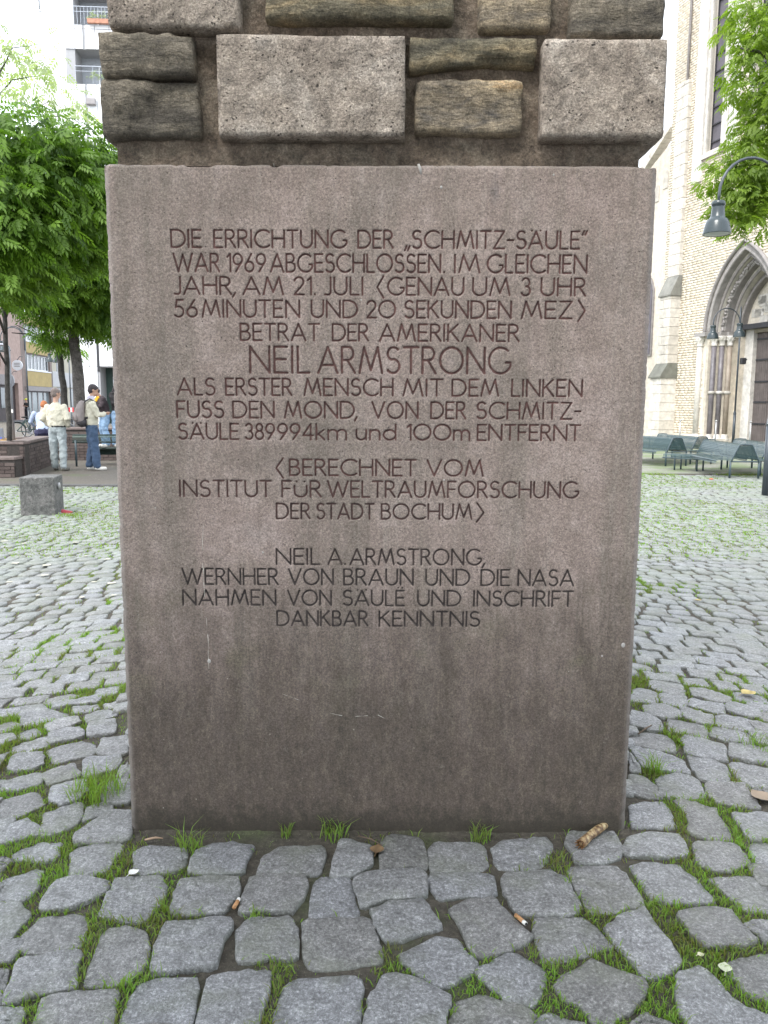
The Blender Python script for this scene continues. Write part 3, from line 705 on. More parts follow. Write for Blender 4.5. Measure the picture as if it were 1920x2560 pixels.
LINES = [   # words with their left and right edge, top and base at left, tilt is in the camera roll
 (574.4, 617.8, 1, [('DIE',428.6,502.3),('ERRICHTUNG',535.7,865.7),('DER',895.6,982.4),('l',1012.1,1024.3),('SCHMITZ-SÄULE',1031,1448),('q',1455,1467)]),
 (634, 678.4, 1, [('WAR',434.5,548.4),('1969',568.7,663.6),('ABGESCHLOSSEN',677,1101),('.',1110,1112),('IM',1137,1199),('GLEICHEN',1218.7,1466.5)]),
 (692, 735, 1, [('JAHR',436,577.8),(',',582,588),('AM',608.5,707.5),('21.',736,788),('JULI',812,907),('<',943,959),('GENAU',970,1158.6),('UM',1182.5,1274.3),('3',1303.7,1325),('UHR',1353.4,1463.7)]),
 (750, 792, 1, [('56',437.6,492.8),('MINUTEN',506,748.6),('UND',779,893),('20',918,988),('SEKUNDEN',1011.7,1277.5),('MEZ',1304.6,1429.8),('>',1445.7,1462)]),
 (808.6, 850, 1, [('BETRAT',601.7,798),('DER',831.8,920.4),('AMERIKANER',949.7,1297)]),
 (866, 930.5, 1, [('NEIL',626,773),('ARMSTRONG',796,1274.3)]),
 (946, 987, 1, [('ALS',444,537),('ERSTER',565,729),('MENSCH',761,982),('MIT',1008.5,1106.6),('DEM',1130.6,1245.8),('LINKEN',1279.7,1454.7)]),
 (1003, 1043.7, 1, [('FUSS',443,558.8),('DEN',583,685),('MOND',712,885),(',',887,892),('VON',930.3,1044.7),('DER',1077.7,1163.6),('SCHMITZ-',1191.6,1451.5)]),
 (1059, 1097.5, 1, [('SÄULE',446.7,595.8),('389',614,686),('994',695,782.5),('km',791,865.7),('und',891,989),('100m',1018.4,1173.5),('ENTFERNT',1193.9,1450)]),
 (1147.6, 1187, 1, [('<',690.8,708),('BERECHNET',724.7,1040),('VOM',1068,1207.4)]),
 (1201.5, 1241, .8, [('INSTITUT',450.3,678),('FÜR',705.7,802.4),('WELTRAUMFORSCHUNG',819.6,1444.8)]),
 (1258, 1295.5, .6, [('DER',691.7,774.4),('STADT',792.5,934),('BOCHUM',954,1179),('>',1192,1209)]),
 (1371, 1409.6, .2, [('NEIL',691.7,799),('A.',820.5,863.5),('ARMSTRONG',876,1202),(',',1206,1211)]),
 (1421.6, 1460.5, .1, [('WERNHER',456.6,695),('VON',722.4,833),('BRAUN',860,1032.5),('UND',1065,1173.5),('DIE',1203,1273),('NASA',1295.6,1433.5)]),
 (1475, 1512, .1, [('NAHMEN',458,689.4),('VON',720,827.8),('SÄULË',858,1010),('UND',1044.7,1151),('INSCHRIFT',1184.8,1432)]),
 (1527, 1563, .1, [('DANKBAR',693,919),('KENNTNIS',948.4,1198.4)])]
ZB, ZT = -.06, PY(950, 411, SD).z
def axis(lo, a, b_, hi, fine, coarse):
    return np.concatenate([np.arange(lo, a, coarse), np.arange(a, b_, fine), np.linspace(b_, hi, max(3, int((hi-b_)/coarse)))])
CH = .019
xs = axis(SLX0+CH, -.675, .64, SLX1-CH, .0026, .009)
zs = axis(ZB, .70, 2.04, ZT-.012, .0026, .010); zs = np.concatenate([zs, [ZT-.009, ZT-.005, ZT-.002, ZT]])
# columns: right/left sides and chamfers wrap round
sideL = [(SLX0, SD+.30), (SLX0, SD+.10), (SLX0, SD+.03), (SLX0+.0005, SD+CH)]
chL = [(SLX0+CH*k/4, SD+CH*(1-k/4)) for k in (1, 2, 3)]
chR = [(SLX1-CH*k/4, SD+CH*(1-k/4)) for k in (3, 2, 1)]
sideR = [(SLX1-.0005, SD+CH), (SLX1, SD+.03), (SLX1, SD+.10), (SLX1, SD+.30)]
cols_ = sideL+chL+[(x, SD) for x in xs]+chR+sideR
CX = np.array([c[0] for c in cols_]); CY = np.array([c[1] for c in cols_])
nl, nx_, nz_ = len(sideL)+len(chL), len(cols_), len(zs)
X, Z = np.meshgrid(CX, zs); Y = np.repeat(CY[None], nz_, 0)
dist = np.full(X.shape, 9.0); lineid = np.full(X.shape, -1); redn = np.zeros(X.shape)
for li, (yt, yb, red, words) in enumerate(LINES):
    for wtxt, x0, x1 in words:
        dy = (x0-430)*.0022*0+ (0 if True else 0)
        tilt0 = (x0-435)/1030*4.3; tilt1 = (x1-435)/1030*4.3
        p0 = PY(x0, yb+tilt0, SD); p1 = PY(x1, yb+tilt1, SD); pt = PY(x0, yt+tilt0, SD)
        H = pt.z-p0.z; adv = 0; glyphs = []
        for ch in wtxt:
            gw, st = GL[ch]; glyphs.append((adv, st)); adv += gw+.20
        adv -= .20; k = (p1.x-p0.x)/max(adv, .05) if adv > .05 else H
        rad = .0034 if li != 5 else .0044
        for ax_, st in glyphs:
            for s_ in st:
                pts = [(p0.x+(ax_+a)*k, p0.z+(p1.z-p0.z)*((ax_+a)/max(adv, .05) if adv > .05 else 0)+b_*H) for a, b_ in s_]
                for (xa, za), (xb, zb) in zip(pts[:-1], pts[1:]):
                    m_ = .009
                    i0, i1 = np.searchsorted(CX[nl:-nl], min(xa, xb)-m_)+nl, np.searchsorted(CX[nl:-nl], max(xa, xb)+m_)+nl
                    j0, j1 = np.searchsorted(zs, min(za, zb)-m_), np.searchsorted(zs, max(za, zb)+m_)
                    XX, ZZ = X[j0:j1, i0:i1], Z[j0:j1, i0:i1]
                    L2 = (xb-xa)**2+(zb-za)**2+1e-12; tt = np.clip(((XX-xa)*(xb-xa)+(ZZ-za)*(zb-za))/L2, 0, 1)
                    d = np.hypot(XX-xa-tt*(xb-xa), ZZ-za-tt*(zb-za))/rad
                    sub = dist[j0:j1, i0:i1]; up = d < sub
                    sub[up] = d[up]; lineid[j0:j1, i0:i1][up] = li; redn[j0:j1, i0:i1][up] = red
P2 = np.stack([X, Z], -1)
wear = 1+.16*vnoise(P2*220, 8)+.10*vnoise(P2*60, 9)
groove = np.clip(1.15-dist*wear, 0, 1)
onface = np.zeros(nx_, bool); onface[nl:-nl] = True
dep = np.where(groove > 0, np.minimum(groove*1.6, 1)*.0036, 0)
sp_ = np.clip((vnoise(P2*300, 31)-.5)*2, 0, 1)*(dist < 2.2)*.0012            # spalls round the cuts
Y = Y+dep+sp_+fbm(P2*9, 3, 3)*.0012+vnoise(P2*70, 4)*.0004
# worn arrises
edge = np.zeros(X.shape)
for (a, sgn) in ((SLX0, 1), (SLX1, -1)):
    e = np.clip(1-np.abs(X-a)/.030, 0, 1); nn = vnoise(np.stack([Z*55, Z*0+a*9], -1), 12)+.6*vnoise(np.stack([Z*160, X*40], -1), 13)
    X = X+sgn*e*np.clip(nn, 0, 2)*.0028; edge = np.maximum(edge, np.clip(1.25-np.abs(X-a)/.021, 0, 1)*(.7+.3*nn))
tchip = np.clip(vnoise(np.stack([X[0]*9, X[0]*0], -1), 41), 0, 1)*.004+np.clip(vnoise(np.stack([X[0]*38, X[0]*0+3], -1), 42), 0, 1)*.004
def bump(xc, w_, d_): return d_*np.clip(1-np.abs(X[0]-xc)/w_, 0, 1)
tchip += bump(PY(500, 411, SD).x, .05, .017)+bump(PY(690, 411, SD).x, .022, .012)+bump(PY(820, 411, SD).x, .015, .006)+bump(PY(440, 411, SD).x, .02, .006)+bump(PY(1620, 418, SD).x, .03, .012)
e = np.clip(1-(ZT-Z)/.045, 0, 1); Z = Z-e*tchip[None]; Y = Y+np.clip(1-(ZT-Z)/.012, 0, 1)**2*.010
edge = np.maximum(edge, np.clip(1-(ZT-Z)/.012, 0, 1)*.8)
V = np.stack([X, Y, Z], -1).reshape(-1, 3)
idx = np.arange(nx_*nz_).reshape(nz_, nx_)
F = np.stack([idx[:-1, :-1], idx[:-1, 1:], idx[1:, 1:], idx[1:, :-1]], -1).reshape(-1, 4)
gr = groove.ravel(); ln = lineid.ravel(); paint = np.ones((len(V), 4)); rr = redn.ravel()[:, None]
paint[:, :3] = np.array([.040, .034, .032])*(1-rr)+np.array([.092, .045, .040])*rr
paint[:, :3] *= (1+.5*vnoise(P2.reshape(-1, 2)*90, 51))[:, None]
fg = gr[F].mean(1); fl = ln[F].max(1)
slab = empty('memorial_slab', (0, 0, 0), 0, 'broad reddish stone slab carved with sixteen lines of German text, standing on the cobbles', 'memorial slab')
def sub_mesh(name, mask, parent):
    Fs = F[mask]; u, inv = np.unique(Fs, return_inverse=True)
    me = np_mesh(name, V[u], inv.reshape(-1, 4), M_SLAB, True)
    for nm, arr in (('groove', gr[u]), ('edge', edge.ravel()[u])):
        a = me.attributes.new(nm, 'FLOAT', 'POINT'); a.data.foreach_set('value', arr.astype(np.float32))
    a = me.attributes.new('paint', 'FLOAT_COLOR', 'POINT'); a.data.foreach_set('color', paint[u].astype(np.float32).ravel())
    return link(name, me, parent)
isl = fg > .33
body = sub_mesh('slab_body', ~isl, slab)
for li in range(16):
    o = sub_mesh('inscription_line', isl & (fl == li), slab)
# top and back of the slab
MB().box(SLX0+.004, SLX1-.004, SD+.012, SD+.30, ZT-.02, ZT-.006).build('slab_top', M_SLAB, slab)

# bird dropping and lime spots on the slab are marks of the stone
M_DROP = simple('dropping', (.42, .40, .38), .8, .2)
def blob(pts, r_, name, mat, parent, y):
    m = MB(); m.tube([Vector((p.x, y, p.z)) for p in pts], r_, 7); return m.build(name, mat, parent, True)
blob([PY(1046, 410, SD), PY(1051, 424, SD), PY(1053, 438, SD)], [.004, .005, .002], 'white_streak', M_DROP, slab, SD+.002)
for (a, b_, r_) in ((1103, 468, .004), (1558, 1613, .007), (1384, 437, .003), (1505, 1640, .003), (523, 1653, .006), (388, 1270, .002), (657, 1381, .003), (903, 750, .003), (1110, 1200, .0025)):
    p = PY(a, b_, SD); MB().ellip((p.x, SD, p.z), (r_, .0016, r_*1.2), 8, 5).build('lime_spot', M_DROP, slab, True)

M_SCR = simple('lime_scratch', (.50, .47, .42), .9, .3, 60)
def scratch(pts, r_):
    P_ = [PY(a, b_, SD) for a, b_ in pts]; m = MB(); Q_ = []
    for a, b_ in zip(P_[:-1], P_[1:]):
        for k in range(5): q = a.lerp(b_, k/5); Q_.append((q.x+random.uniform(-.0012, .0012), SD+.0009, q.z+random.uniform(-.0012, .0012)))
    n = len(Q_); i = 0
    while i < n-2:
        L_ = random.randint(3, 7); seg = Q_[i:i+L_]
        if len(seg) > 1: m.tube(seg, [(r_*random.uniform(.4, 1), r_*.6) for _ in seg], 5)
        i += L_+random.randint(0, 2)
    m.build('scratch', M_SCR, slab, True)
scratch([(509, 1300), (506, 1360), (508, 1440), (514, 1530), (520, 1600), (522, 1690)], .0017)
scratch([(705, 1735), (760, 1755), (820, 1783), (880, 1792), (945, 1788), (1000, 1812)], .0018)
scratch([(684, 408), (688, 440), (682, 470)], .0008); scratch([(1600, 480), (1597, 900)], .0009); scratch([(1590, 1000), (1583, 1350)], .0009)

# ------------------------------------------------------------------ stone pillar
M_TRA = mat_rock('grey_trachyte', [(.21, .172, .142), (.325, .272, .225), (.395, .34, .29), (.49, .44, .39)], 45, True, 1.3)
M_DRK = mat_rock('dark_slate_rock', [(.055, .047, .040), (.135, .116, .090), (.23, .195, .148), (.40, .35, .27)], 26, False, 4.1, True)
M_BRN = mat_rock('brown_rubble_rock', [(.06, .054, .040), (.15, .13, .088), (.25, .195, .115), (.36, .24, .10)], 26, False, 7.7, True)
M_RST = mat_rock('rust_stained_rock', [(.06, .060, .068), (.22, .18, .130), (.34, .27, .18), (.44, .25, .09)], 26, False, 12.0, True)
M_MOR = mat_rock('pillar_mortar', [(.115, .085, .062), (.17, .132, .10), (.225, .185, .142), (.29, .25, .20)], 60, False, 3.0)
pil = empty('stone_pillar', (0, SD+.1, 0), 0, 'square rubble stone pillar of protruding blocks rising behind the carved slab', 'pillar')
def rock(name, mat, x0, x1, z0, z1, yf, depth, rough, seed, parent, cut=None, rnd=.02):
    """rounded block with a bumpy face; local frame of the pillar"""
    nx2, nz2, ny2 = max(6, int((x1-x0)/.017)), max(5, int((z1-z0)/.017)), 7
    bm = bmesh.new()
    def grid(u, v, f):
        g = [[bm.verts.new(f(i/u, j/v)) for i in range(u+1)] for j in range(v+1)]
        for j in range(v):
            for i in range(u): bm.faces.new((g[j][i], g[j][i+1], g[j+1][i+1], g[j+1][i]))
    W, Hh = x1-x0, z1-z0
    grid(nx2, nz2, lambda a, b_: (x0+a*W, 0, z0+b_*Hh))
    grid(nx2, ny2, lambda a, b_: (x0+a*W, depth*(1-b_), z0)); grid(nx2, ny2, lambda a, b_: (x0+a*W, depth*b_, z1))
    grid(ny2, nz2, lambda a, b_: (x0, depth*(1-a), z0+b_*Hh)); grid(ny2, nz2, lambda a, b_: (x1, depth*a, z0+b_*Hh))
    bmesh.ops.remove_doubles(bm, verts=bm.verts, dist=.0005)
    me = bpy.data.meshes.new(name); bm.to_mesh(me); bm.free()
    co = np.zeros(len(me.vertices)*3); me.vertices.foreach_get('co', co); co = co.reshape(-1, 3)
    # round the box
    lo = np.array([x0+rnd, rnd, z0+rnd]); hi = np.array([x1-rnd, 1e9, z1-rnd]); q = np.clip(co, lo, hi); d = co-q; L = np.linalg.norm(d, axis=1)[:, None]
    co = np.where(L > 1e-6, q+d/np.maximum(L, 1e-6)*np.minimum(L, rnd), co)
    n1 = fbm(co*np.array([6, 6, 11])+seed, int(seed), 4)[:, None]; n2 = fbm(co*26+seed, int(seed)+5, 3)[:, None]
    c = np.array([(x0+x1)/2, depth*.6, (z0+z1)/2]); dirn = (co-c)/np.array([W/2, depth*.6, Hh/2]); dirn /= np.linalg.norm(dirn, axis=1)[:, None]
    sh = np.array([.45, 1.0, .45]); fade = np.clip(1-(co[:, 1:2]/depth-.6)*2, .2, 1)
    n3 = fbm(co*60+seed, int(seed)+9, 2)[:, None]
    co = co+dirn*sh*(n1*rough*1.5+n2*rough*.8+n3*.0022)*fade
    if cut: co[:, 2] += cut(co)
    co[:, 1] += yf
    me.vertices.foreach_set('co', co.ravel()); me.materials.append(mat); me.polygons.foreach_set('use_smooth', [True]*len(me.polygons)); me.update()
    return link(name, me, parent)
def PX(px, py, Y=SD+.0): p = PY(px, py, Y); return p.x, p.z
def front_stone(mat, px0, px1, py0, py1, yf=0.0, rough=.006, seed=1, rnd=.02, cut=None, depth=.28):
    xa, zt = PX(px0, py0, SD+yf); xb, zb = PX(px1, py1, SD+yf)
    return rock('block_stone', mat, xa, xb, zb, zt, yf-.1, depth, rough, seed, pil, cut, rnd)
PYT = -130
x_l, x_r = PX(313, 400, SD+.10)[0], PX(1580, 400, SD+.10)[0]
ms = MB(); ms.box(x_l, x_r, -.072, 1.45, ZT+.001, 5.6); ms.box(x_l, x_r, .21, 1.44, -.05, ZT)
o = ms.build('mortar_core', M_MOR, pil)
# course above the slab
front_stone(M_DRK, 247, 484, 84, 190, -.02, .018, 3, .009)
front_stone(M_DRK, 250, 500, 194, 345, -.01, .020, 5, .013)
front_stone(M_TRA, 538, 1013, 84, 342, -.035, .0045, 7, .009)
cutf = lambda co: np.where(co[:, 2] < PX(1200, 150)[1], .018*np.sin((co[:, 0]-.1)*7)+0, 0)
front_stone(M_BRN, 1024, 1342, 92, 178, -.015, .017, 9, .009, cutf)
front_stone(M_RST, 1038, 1307, 198, 334, -.01, .019, 12, .012)
front_stone(M_TRA, 1360, 1660, 94, 345, -.035, .0045, 14, .010)
# next course, cut by the frame
front_stone(M_TRA, 256, 600, -150, 72, -.03, .007, 17, .015)
front_stone(M_BRN, 655, 1135, -120, 50, -.02, .015, 21, .014)
front_stone(M_RST, 1200, 1380, -110, 74, -.01, .010, 23, .012)
front_stone(M_DRK, 1432, 1660, -160, 92, -.02, .014, 27, .016)
# courses higher up and the two flanks
rs = random.Random(5); z = PX(960, -175)[1]
def mats_(): return rs.choice([M_TRA, M_DRK, M_BRN, M_RST, M_TRA])
xl_, xr_ = PX(247, 200)[0], PX(1658, 200)[0]
while z < 5.45:
    h_ = rs.uniform(.2, .32); x = xl_
    while x < xr_-.15:
        wd = min(rs.uniform(.25, .55), xr_-x)
        if xr_-x-wd < .18: wd = xr_-x
        rock('block_stone', mats_(), x, x+wd-.035, z, z+h_-.04, -.12, .26, .010, rs.uniform(0, 90), pil, None, .02); x += wd
    z += h_
for side in (0, 1):
    z = PX(960, 345)[1]
    while z < 5.45:
        h_ = rs.uniform(.2, .32); y = .22
        while y < 1.45:
            wd = min(rs.uniform(.25, .5), 1.5-y)
            if wd < .12: break
            mat_ = mats_(); m = MB()
            xx0, xx1 = (xl_, x_l+.05) if side == 0 else (x_r-.05, xr_)
            o = rock('block_stone', mat_, xx0, xx1, z, z+h_-.04, y, wd-.035, .006, rs.uniform(0, 90), pil, None, .02); y += wd
        z += h_
# base courses of the core below, beside the slab, in mortar only

# ------------------------------------------------------------------ small litter
M_LEAFY = simple('dry_leaf', (.42, .33, .13), .7, .3, 30)
M_LEAFB = simple('brown_leaf', (.16, .10, .05), .8, .4, 40)
M_BUTT = simple('filter_paper', (.42, .22, .10), .7, .3, 200); M_WHITE = simple('white_paper', (.7, .69, .66), .7, .08, 30)
M_TWIG = simple('twig_bark', (.12, .085, .06), .85, .35, 80)
def litter_leaf(px, py, sz, mat, label, rz=0, curl=.3, group='fallen leaves on the cobbles'):
    g = G(px, py); m = MB(); n = 7; vs = []; fs = []
    for i in range(n):
        t = i/(n-1); wd = sin(pi*min(t*1.02, 1)**.8)*.42+.015
        for k in (-1, 0, 1): vs.append(((t-.5)*sz, k*wd*sz, .006+curl*sz*(.5*k*k*wd+.5*(t-.5)**2)))
    for i in range(n-1):
        for k in range(2): a = i*3+k; fs.append((a, a+3, a+4, a+1))
    m.add(vs, fs); m.tube([(-.5*sz, 0, .006+curl*sz*.12), (-.72*sz, .03*sz, .004)], .0012, 5)
    o = m.build('fallen_leaf', mat, None, True, (g.x, g.y, .0), rz); tag(o, label, 'leaf', group)
    return o
litter_leaf(1872, 1738, .085, M_LEAFY, 'curled yellow leaf on the cobbles at the right edge of the picture', .3, .75)
litter_leaf(943, 2128, .055, M_LEAFB, 'narrow brown leaf stuck in the joint in front of the middle of the slab', 1.4, .5)
litter_leaf(335, 2187, .035, M_WHITE, 'pale crumpled leaf scrap on the cobbles below the slab\'s lower left corner', .8, .8)
litter_leaf(1812, 2425, .04, simple('pale_leaf', (.5, .52, .38), .7), 'pale green leaf scrap by the grass in the lower right corner', 1.2, .6)
litter_leaf(1752, 2392, .02, simple('cream_petal', (.6, .58, .4), .7), 'tiny cream petal in the grass at lower right', .2, .6)
litter_leaf(1746, 1502, .05, M_LEAFY, 'small yellow leaf lying far out on the cobbles right of the slab', 0, .3)
litter_leaf(1900, 1995, .09, simple('tan_bark_leaf', (.30, .23, .17), .8), 'long tan dead leaf at the right edge, above the grass joint', 1.9, .5)
for (a, b_, s_) in ((118, 1415, .09), (38, 1410, .08), (190, 1358, .07), (112, 1440, .07), (280, 1460, .08), (205, 1495, .05), (25, 1457, .06), (270, 1400, .06), (235, 1457, .05), (12, 1355, .08), (215, 1392, .05), (60, 1360, .06), (150, 1325, .07), (20, 1325, .05), (285, 1490, .05), (95, 1490, .04)):
    litter_leaf(a, b_, s_, simple('pale_dead_leaf', (.46, .44, .36), .7), 'pale dead leaf scattered on the cobbles left of the slab', random.random()*3, .35, 'pale leaves scattered on the cobbles at left')
def stick(px0, py0, px1, py1, r_, mat, name, label, cat, z=.006):
    a, b_ = G(px0, py0), G(px1, py1); m = MB(); md = (a+b_)/2+Vector((.004, .003, .004)); c = Vector((a.x, a.y, 0))
    m.tube([Vector((0, 0, z)), md-c+Vector((0, 0, z)), b_-c+Vector((0, 0, z))], [r_, r_*1.1, r_*.6], 7)
    return tag(m.build(name, mat, None, True, c), label, cat)
stick(362, 2104, 408, 2100, .0035, simple('stripped_wood', (.36, .25, .17), .7), 'twig', 'peeled pinkish twig lying along the foot of the slab at left', 'twig')
stick(1596, 1838, 1630, 1815, .0035, M_TWIG, 'twig', 'short dark twig on a cobble just right of the slab', 'twig')
stick(895, 2098, 955, 2122, .002, M_TWIG, 'twig', 'thin curved twig by the foot of the slab next to the brown leaf', 'twig', .012)
# cigarette butts
def butt(px, py, rz, label, L=.034, r_=.0045):
    g = G(px, py); e = empty('cigarette_butt', (g.x, g.y, .004), rz, label, 'cigarette butt')
    MB().tube([(-L/2, 0, .002), (L*.18, 0, .004)], [r_, r_], 10).build('filter', M_BUTT, e, True)
    MB().tube([(L*.18, 0, .004), (L*.42, 0, .005)], [r_, r_*.9], 10).build('paper', M_WHITE, e, True)
    MB().tube([(L*.42, 0, .005), (L*.5, .001, .005)], [r_*.8, r_*.3], 8).build('ash', simple('ash', (.03, .03, .03), .9), e, True)
butt(1303, 2306, -1.1, 'cigarette butt with a burnt tip in the joint right of centre at the bottom', .052, .006)
butt(592, 2263, 1.35, 'flattened tan cigarette filter in the joint left of centre below the slab', .042, .006)
# half-eaten roll end
M_CRUST = (lambda: None)()
m_, t_, b_2 = nodes('banana_skin'); v_ = coord(t_)
t_.links.new(ramp(t_, tnoise(t_, v_, 60, 4, .6), [(.40, (.10, .055, .028)), (.52, (.30, .20, .10)), (.66, (.52, .44, .26))]), b_2.inputs['Base Color']); b_2.inputs['Roughness'].default_value = .6
g0, g1_ = G(1452, 2122), G(1520, 2068); d_ = g1_-g0; L_ = d_.length
stub = empty('dropped_food_stub', (g0.x, g0.y, .0), atan2(d_.y, d_.x), 'brown and cream stub of dropped food on the cobble at the slab\'s lower right corner', 'food scrap')
pts = [(0, 0, .018), (.01, 0, .018), (L_*.3, .002, .020), (L_*.6, 0, .021), (L_*.85, -.002, .019), (L_, -.003, .016)]
MB().tube(pts, [.014, .016, .0135, .0145, .011, .005], 12).build('crust', m_, stub, True)
mm = MB()
for k in range(9):
    a = 2*pi*k/9; mm.tube([(.002, cos(a)*.010, .018+sin(a)*.010), (-.012, cos(a)*.017, .019+sin(a)*.014)], [.004, .0015], 5)
mm.build('torn_end', simple('torn_brown', (.14, .065, .02), .7, .4, 90), stub, True)
# pebbles and grit at the foot of the slab
gm = MB()
for k in range(420):
    x = random.uniform(-.82, .82); y = SD-abs(random.gauss(0, .035)); s_ = random.uniform(.0012, .004)
    gm.ellip((x, y, -.016+s_*.5), (s_, s_*random.uniform(.6, 1), s_*.7), 5, 3)
for k in range(500):
    x = random.uniform(-1.6, 1.6); y = random.uniform(1.5, 3.2); i, j = int((x-RX0)/RS), int((y-RY0)/RS)
    if not free[j, i] or (SLX0 < x < SLX1 and y > SD-.02): continue
    s_ = random.uniform(.0012, .0042); gm.ellip((x, y, -.021+s_*.5), (s_, s_, s_*.7), 5, 3)
tag(gm.build('grit', simple('grit', (.25, .23, .2), .9, .5, 8, world=True), gp), kind='stuff')
# a low bank of soil along the slab foot
nb = 120; bv = []; bf = []
for i in range(nb+1):
    x = -.87+i*(1.72/nb); wd = .045+.03*mn.noise(Vector((x*6, 0, 2))); hz = .008+.012*mn.noise(Vector((x*9, 1, 0)))
    for k in range(6):
        t_k = k/5; bv.append((x, SD+.01-t_k*wd, -.023+(.018+hz)*(1-t_k)**1.5+.004*mn.noise(Vector((x*60, k*.9, 5)))))
for i in range(nb):
    for k in range(5): a = i*6+k; bf.append((a, a+6, a+7, a+1))
tag(MB().add(bv, bf).build('soil_bank', M_SOIL, gp, True), kind='structure')


# ================================================================== surroundings
def np_obj(name, V, F, mat, parent=None, tone=None):
    me = np_mesh(name, V, F, mat)
    if tone is not None:
        a = me.attributes.new('tone', 'FLOAT', 'POINT'); a.data.foreach_set('value', np.asarray(tone, dtype=np.float32))
    return link(name, me, parent)

# ---------------- foliage
def foliage(clumps, length, leaflet, nl=9, droop=.5, seed=1):
    """compound leaves spread through ellipsoid clumps: (centre, radii, count)"""
    r = np.random.default_rng(seed); Vs = []; Ts = []
    tmpl = []; 
    for k in range(nl):
        t = .15+.85*k/(nl-1); side = (-1 if k % 2 else 1)*(0 if k == nl-1 else 1)
        a = .9*side; dx, dy = cos(a), sin(a); px_, py_ = -dy, dx; L = leaflet*(1-.25*t); W_ = L*.46
        b = np.array([t*length, 0, 0]); d = np.array([dx, dy, -.15]); p = np.array([px_, py_, 0])
        tmpl += [b, b+d*L*.5+p*W_*.5+[0, 0, .02*L], b+d*L+[0, 0, -.15*L], b+d*L*.5-p*W_*.5]
    T = np.array(tmpl); T[:, 2] -= (T[:, 0]/length)**2*length*.25
    for c, rad, n in clumps:
        q = r.normal(size=(n, 3)); q /= np.linalg.norm(q, axis=1)[:, None]; rr = r.random(n)**(1/2.2)
        pos = np.array(c)+q*rr[:, None]*np.array(rad)*(1+.25*vnoise(q*2.3+np.array(c)*.7, seed)[:, None])
        az = np.arctan2(q[:, 1], q[:, 0])+r.normal(0, .9, n); pitch = -droop*r.uniform(.0, 1.3, n)+.35*(q[:, 2] > .4); roll = r.normal(0, .5, n); s = r.uniform(.65, 1.2, n)
        ca, sa, cp, sp, cr, sr = np.cos(az), np.sin(az), np.cos(pitch), np.sin(pitch), np.cos(roll), np.sin(roll)
        X = T[None]*s[:, None, None]
        y = X[..., 1]*cr[:, None]-X[..., 2]*sr[:, None]; z = X[..., 1]*sr[:, None]+X[..., 2]*cr[:, None]; x = X[..., 0]
        x2 = x*cp[:, None]-z*sp[:, None]; z2 = x*sp[:, None]+z*cp[:, None]
        x3 = x2*ca[:, None]-y*sa[:, None]; y3 = x2*sa[:, None]+y*ca[:, None]
        Vs.append((np.stack([x3, y3, z2], -1)+pos[:, None]).reshape(-1, 3))
        tn = np.clip(.45+.25*r.normal(size=n)+.18*vnoise(pos*1.6, 3), 0, 1); Ts.append(np.repeat(tn, len(T)))
    V = np.concatenate(Vs); F = np.arange(len(V)).reshape(-1, 4); return V, F, np.concatenate(Ts)
M_LEAFL = mat_leaf('green_leaves', (.055, .115, .018), (.20, .33, .045), .55)
M_LEAFR = mat_leaf('yellow_green_leaves', (.12, .19, .022), (.26, .36, .05), .55)
M_LEAFP = mat_leaf('glare_paled_leaves', (.30, .36, .22), (.44, .50, .33), .6)  # washed-out glare of the bright sky put into the leaf colour
M_BARK = mat_rock('tree_bark', [(.045, .040, .036), (.085, .076, .070), (.12, .108, .10), (.16, .145, .135)], 20, False, 2.0)
M_BARKD = mat_rock('dark_tree_bark', [(.018, .017, .016), (.035, .033, .030), (.055, .050, .046), (.075, .07, .06)], 20, False, 6.0)
def px_path(pts, dist): return [at_dist(a, b_, dist) for a, b_ in pts]
def limb_mb(m, pts, r0, r1, n=8):
    k = len(pts); out = [Vector(pts[0])]
    for i in range(1, k):
        a, b_ = Vector(pts[i-1]), Vector(pts[i]); out += [a.lerp(b_, .5)+Vector((random.uniform(-1, 1), random.uniform(-1, 1), 0))*(b_-a).length*.03, b_]
    rs_ = [r0+(r1-r0)*i/(len(out)-1) for i in range(len(out))]
    rs_ = [q*(1+.10*mn.noise(Vector((i*1.7, r0*50, 1)))) for i, q in enumerate(rs_)]; m.tube(out, rs_, n)
def tree(label, trunk, tr0, tr1, branches, clumps, bark, leaf, length, leaflet, seed, loc, group='trees on the square', nl=9):
    t = empty('leafy_tree', loc, 0, label, 'tree', group); inv = Matrix.Translation(-Vector(loc))
    m = MB(); limb_mb(m, [inv @ Vector(p) for p in trunk], tr0, tr1, 14); m.build('trunk', bark, t, True)
    for bp, r0, r1 in branches:
        m = MB(); limb_mb(m, [inv @ Vector(p) for p in bp], r0, r1, 7); m.build('branch', bark, t, True)
    cl = [(tuple(inv @ Vector(c)), rd, n) for c, rd, n in clumps]
    cl += [(c, (r_[0]*.8, r_[1]*.8, r_[2]*.75), int(n*.5)) for c, r_, n in cl if seed in (11, 12, 13)]
    V, F, T = foliage(cl, length, leaflet, nl, .6, seed); np_obj('crown', V, F, leaf, t, T); return t
def D(px, py, d): return at_dist(px, py, d)

